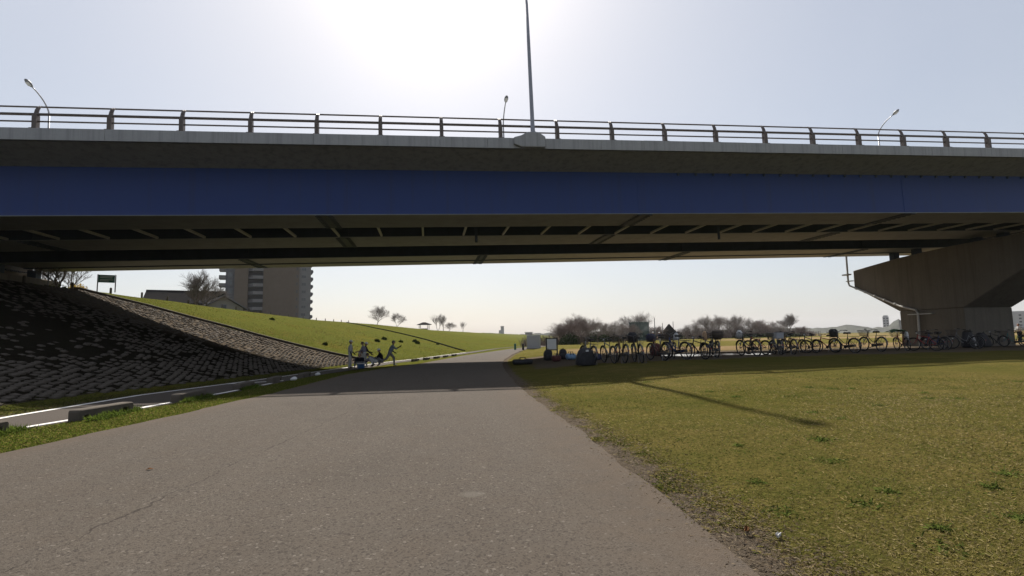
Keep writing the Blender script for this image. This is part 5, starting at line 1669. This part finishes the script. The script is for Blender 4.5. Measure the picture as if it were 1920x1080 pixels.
def build_far():
    # backstop net
    x, y = 43.4, 102.0
    r_ = empty('backstop', (x, y, gz(x, y)), -.38, 'tall dark green backstop net beyond the field', 'backstop')
    for sx in (-2.0, 0, 2.0):
        MB().tube([(sx, 0, 0), (sx, 0, 4.45)], .05, 8).build('post', M['lamp_dark'], r_)
    MB().rng(-1.96, 1.96, .06, .075, .1, 4.0).build('net', M['net'], r_)
    # tall poles
    for x, y, h, lab in ((48.5, 105.5, 5.0, 'tall pole just right of the backstop net'), (53.4, 112, 4.0, 'thin pole between the net and the gabled roof'), (61.3, 122.5, 4.6, 'thin spike above the dark gabled park hut')):
        o = MB().tube([(0, 0, 0), (0, 0, h)], [.10, .07], 8).build('utility_pole', M['lamp_dark'], None, (x, y, gz(x, y))); tag(o, lab, 'pole')
    # park hut with steep dark roof
    x, y = 60.6, 123.5
    h = empty('park_hut', (x, y, gz(x, y)), -.4, 'small park hut with steep dark gable among the shrubs', 'hut')
    MB().rng(-1.6, 1.6, -1.6, 1.6, 0, 1.6).build('wall', M['house_wall2'], h)
    MB().prism([(-2.0, 1.605), (2.0, 1.605), (0, 4.0)], 'y', -2, 2).build('roof', M['roof_dark'], h)
    # bank across the river with a ragged tree line
    g = np.random.default_rng(9)
    ang = np.linspace(R(-22), R(80), 260)
    d = 780 + 60 * np.sin(ang * 5)
    hgt = 6.2 + 1.0 * np.sin(ang * 23) + .8 * np.sin(ang * 61 + 1) + 1.8 * g.random(260)
    hgt += 8.0 * np.exp(-((ang - R(46.0)) / R(.5)) ** 2) + 3.0 * np.exp(-((ang - R(42.6)) / R(.7)) ** 2)
    vs, fs = [], []
    for i in range(260):
        s, c = math.sin(ang[i]), math.cos(ang[i])
        for dd, zz in ((-40, -1.0), (-8, hgt[i] * .7), (0, hgt[i]), (30, hgt[i] * .8), (60, -1.0)):
            vs.append((s * (d[i] + dd), c * (d[i] + dd), zz))
    for i in range(259):
        for k in range(4): fs.append((i * 5 + k, i * 5 + k + 1, i * 5 + 6 + k, i * 5 + 5 + k))
    o = MB().add(vs, fs).build('hills', M['far'], fixn=False)
    tag(o, kind='structure')
    def bld(az, dist, wd, hg, lab):
        r__ = empty('distant_building', (math.sin(R(az)) * dist, math.cos(R(az)) * dist, -.3), -R(az), lab, 'building', 'distant buildings')
        MB().rng(-wd / 2, wd / 2, -5, 5, 0, hg).build('wall', M['far_bld'], r__)
        MB().rng(-wd / 2 + .8, wd / 2 - .8, -4, 4, hg + .01, hg + 1.5).build('roof_house', M['far_bld'], r__)
        for k in range(4):
            for j in range(2):
                MB().rng((j - .5) * wd * .5 - .9, (j - .5) * wd * .5 + .9, -5.08, -5.02, hg - 3.2 - 3.2 * k, hg - 1.7 - 3.2 * k).build('window', M['recess'], r__)
    bld(45.2, 820, 6.5, 20, 'slim pale distant tower left of the pier, above the far bank')
    bld(54.4, 700, 26, 17, 'broad grey distant block visible right of the pier')
build_far()

# ------------------------------------------------------------------ grass blades and litter close to the camera
def blades(name, px, py, pz, length, width, flat, cols, label):
    n = len(px)
    g = nrg
    az = g.random(n) * 2 * math.pi
    el = flat + (1 - flat) * 0
    up = np.clip(g.normal(flat, .22, n), .06, .98)
    hor = np.sqrt(1 - up ** 2)
    d = np.stack([np.cos(az) * hor, np.sin(az) * hor, up], 1)
    sd = np.stack([-np.sin(az), np.cos(az), g.normal(0, .3, n)], 1)
    P = np.stack([px, py, pz], 1)
    L = length[:, None]; W_ = width[:, None]
    V = np.stack([P - sd * W_ * .5, P + sd * W_ * .5, P + d * L * .6 + sd * W_ * .35, P + d * L + np.array([0, 0, -.25]) * L * hor[:, None]], 1).reshape(-1, 3).astype(np.float32)
    V[:, 2] = np.maximum(V[:, 2], np.repeat(pz - .01, 4))
    me = bpy.data.meshes.new(name)
    me.vertices.add(4 * n); me.vertices.foreach_set('co', V.ravel())
    idx = np.arange(n)[:, None] * 4
    f = np.concatenate([idx + np.array([[0, 1, 2]]), idx + np.array([[0, 2, 3]])], 1).reshape(-1, 3).astype(np.int32)
    me.loops.add(f.size); me.loops.foreach_set('vertex_index', f.ravel())
    me.polygons.add(len(f)); me.polygons.foreach_set('loop_start', np.arange(0, f.size, 3, dtype=np.int32))
    me.update()
    at = me.attributes.new('tint', 'FLOAT_COLOR', 'POINT')
    C4 = np.concatenate([cols, np.ones((n, 1))], 1)
    at.data.foreach_set('color', np.repeat(C4, 4, 0).astype(np.float32).ravel())
    me.materials.append(M['blade'])
    return tag(link_mesh(name, me), label, 'grass', kind='stuff')

def patch(x, y):
    return .5 + .25 * np.sin(x * .9 + 1.3 * np.sin(y * .7)) + .25 * np.sin(y * 1.3 + x * .35 + 2.1 * np.sin(x * .41))

def build_grass():
    g = nrg
    # lawn right of the road
    n = 640000
    dist = 1.9 * (15.0 / 1.9) ** (g.random(n) ** 1.0)
    ang = R(9.28) + np.arctan(g.uniform(-.12, 1.06, n))
    x, y = dist * np.sin(ang), dist * np.cos(ang)
    e = x - roadR(y) - .24 - .13 * np.sin(y * 3.1) - .10 * np.sin(y * 7.7 + 1) - .08 * np.sin(y * 17)
    keep = (e > 0) | ((e > -.25) & (g.random(n) < .10))
    keep &= g.random(n) < np.clip(.45 + .7 * patch(x * 1.7, y * 1.7 + 4), .3, 1) * np.clip((14.5 - dist) / 6, 0, 1)
    x, y, dist = x[keep], y[keep], dist[keep]
    n = len(x)
    z = terrain(x, y, False) - .010
    L = (.016 + .030 * g.random(n) ** 1.5) * (1 + .05 * dist)
    Wd = (.0011 + .0012 * g.random(n)) * (1 + .20 * dist)
    pt = patch(x, y)
    r_ = g.random(n)
    straw, tan, olive, green, dark = [np.array(c) for c in ((.30, .248, .120), (.235, .190, .074), (.176, .162, .045), (.110, .132, .031), (.060, .075, .018))]
    t = r_ + (pt - .5) * .75 + g.normal(0, .05, n)
    c = np.where((t < .18)[:, None], straw, np.where((t < .46)[:, None], tan, np.where((t < .80)[:, None], olive, np.where((t < 1.02)[:, None], green, dark))))
    c = c * (.85 + .3 * g.random((n, 1)))
    blades('lawn_grass', x, y, z, L, Wd, .38, c, 'short half-dry lawn grass beside the road')
    # darker rosette weeds in the lawn
    V = []
    q = 2.6 * (13 / 2.6) ** g.random(34)
    qa = R(9.28) + np.arctan(g.uniform(.12, 1.0, 34))
    cx, cy = q * np.sin(qa), q * np.cos(qa)
    ok = cx > roadR(cy) + .5
    cx, cy = cx[ok], cy[ok]
    k = g.integers(0, len(cx), 1500)
    sz = (.02 + .05 * g.random(len(cx)))[k]
    x = cx[k] + g.normal(0, 1, 1500) * sz; y = cy[k] + g.normal(0, 1, 1500) * sz
    z = terrain(x, y, False)
    c = np.array([.095, .125, .030]) * (.6 + .8 * g.random((1500, 1)))
    blades('lawn_weeds', x, y, z, .03 + .035 * g.random(1500), .006 + .004 * g.random(1500), .45, c, 'dark green weed rosettes scattered in the lawn')
    # verge between road and path
    n = 90000
    y = 5.0 * (24 / 5.0) ** g.random(n)
    a, b = pathR(y) + .02, roadL(y) - .02
    x = a + (b - a) * g.random(n) + g.normal(0, .02, n)
    z = terrain(x, y, False) - .005
    c = np.where((g.random(n) < .30)[:, None], np.array([.20, .17, .055]), np.array([.100, .130, .022])) * (.65 + .7 * g.random((n, 1)))
    L = (.02 + .03 * g.random(n) ** 2) * (1 + 1.0 * (g.random(n) < .02))
    blades('verge_grass', x, y, z, L, .006 + .006 * g.random(n), .55, c, 'green grass strip between the road and the cycle path')
    # taller tufts at the kerb blocks
    n = 9000
    by = np.array([7.55, 9.5, 12.1, 15.3]); bx = np.array([-5.72, -5.25, -5.05, -5.0])
    k = g.integers(0, 4, n)
    y = by[k] + g.uniform(-.7, .8, n); x = bx[k] + .10 + np.abs(g.normal(0, .09, n)) + (by[k] - y) * .12
    z = terrain(x, y, False)
    c = np.array([.095, .135, .025]) * (.5 + 1.0 * g.random((n, 1)))
    blades('kerb_tufts', x, y, z, .06 + .09 * g.random(n) ** 2, .006 + .005 * g.random(n), .75, c, 'taller grass tufts along the foot of the kerb blocks')
    # dead straw and leaf bits on the worn verge
    n = 7000
    y = 1.9 * (14 / 1.9) ** g.random(n)
    x = roadR(y) + g.normal(.24, .15, n)
    z = np.maximum(terrain(x, y, False), zroad(y)) + .008
    c = np.where((g.random(n) < .5)[:, None], np.array([.24, .195, .135]), np.array([.14, .105, .07])) * (.6 + .8 * g.random((n, 1)))
    blades('verge_litter', x, y, z, .012 + .022 * g.random(n), .003 + .004 * g.random(n), .10, c, 'dry straw and leaf litter along the worn road edge')
    # uneven tufts over the embankment slope
    n = 60000
    y = 37 * (130 / 37) ** (g.random(n) ** 1.3)
    x = toe(y) + (crest(y) - toe(y)) * g.random(n) + .3
    ok = y > rev_edge(x, y) + .3
    x, y = x[ok], y[ok]; n = len(x)
    pt = patch(x * .5, y * .5)
    c = np.where((g.random(n) < .22 + .3 * (pt > .62))[:, None], np.array([.21, .165, .055]), np.array([.105, .116, .028])) * (.55 + .7 * g.random((n, 1)))
    blades('slope_grass', x, y, terrain(x, y, False) - .01, (.05 + .12 * g.random(n) ** 2) * (.6 + .8 * pt), .02 + .03 * g.random(n), .55, c, 'uneven green grass tufts over the embankment slope')
    # toe of the revetment
    n = 20000
    y = 6.5 * (36 / 6.5) ** g.random(n)
    a, b = toe(y) - .55, pathL(y) - .03
    x = a + (b - a) * g.random(n)
    z = terrain(x, y, False) - .005
    c = np.where((g.random(n) < .35)[:, None], np.array([.12, .098, .05]), np.array([.058, .066, .020])) * (.6 + .7 * g.random((n, 1)))
    blades('toe_grass', x, y, z, .025 + .05 * g.random(n) ** 2, .006 + .006 * g.random(n), .5, c, 'rough grass along the toe of the block revetment')
build_grass()

def build_bits():
    o = MB().add([(-.03, 0, .004), (0, -.02, .012), (.035, .005, .005), (.0, .022, .014), (.0, .0, .022)], [(0, 1, 4), (1, 2, 4), (2, 3, 4), (3, 0, 4), (3, 2, 1, 0)]).build('fallen_leaf', M['leaf'], None, (-2.39, 5.03, zroad(5.03) + .007), (0, 0, .4))
    tag(o, 'single dark leaf lying on the road at the left', 'leaf')
    o = soft('s', [(0, .018, .009, 0), (.006, .02, .01, 0), (.010, .01, .006, .004)], 'bag_white', 2, 10).build('paper_scrap', M['c_white'], None, (1.86, 2.62, gz(1.86, 2.62) + .012), (0, 0, .5)); tag(o, 'white paper scrap in the litter at the road edge, bottom right', 'litter')
    o = soft('s', [(0, .028, .011, 0), (.008, .03, .013, 0), (.014, .016, .007, .006)], 'leaf', 3, 10).build('dry_leaf', M['leaf'], None, (1.74, 2.72, gz(1.74, 2.72) + .012), (0, 0, 1.0)); tag(o, 'brown curled leaf beside the white paper scrap', 'leaf')
build_bits()

# ------------------------------------------------------------------ spring haze over the flood plain
def build_haze():
    t = bpy.data.materials.new('haze_air'); t.use_nodes = True
    nt = t.node_tree
    nt.nodes.remove(nt.nodes['Principled BSDF'])
    pv = nt.nodes.new('ShaderNodeVolumePrincipled')
    pv.inputs['Color'].default_value = (.93, .95, 1.0, 1)
    pv.inputs['Density'].default_value = .00011
    pv.inputs['Anisotropy'].default_value = .1
    nt.links.new(pv.outputs[0], nt.nodes['Material Output'].inputs['Volume'])
    m = MB().rng(-950, 2050, -110, 2050, -2.2, 62)
    o = m.build('haze', t)
    tag(o, kind='stuff')
build_haze()
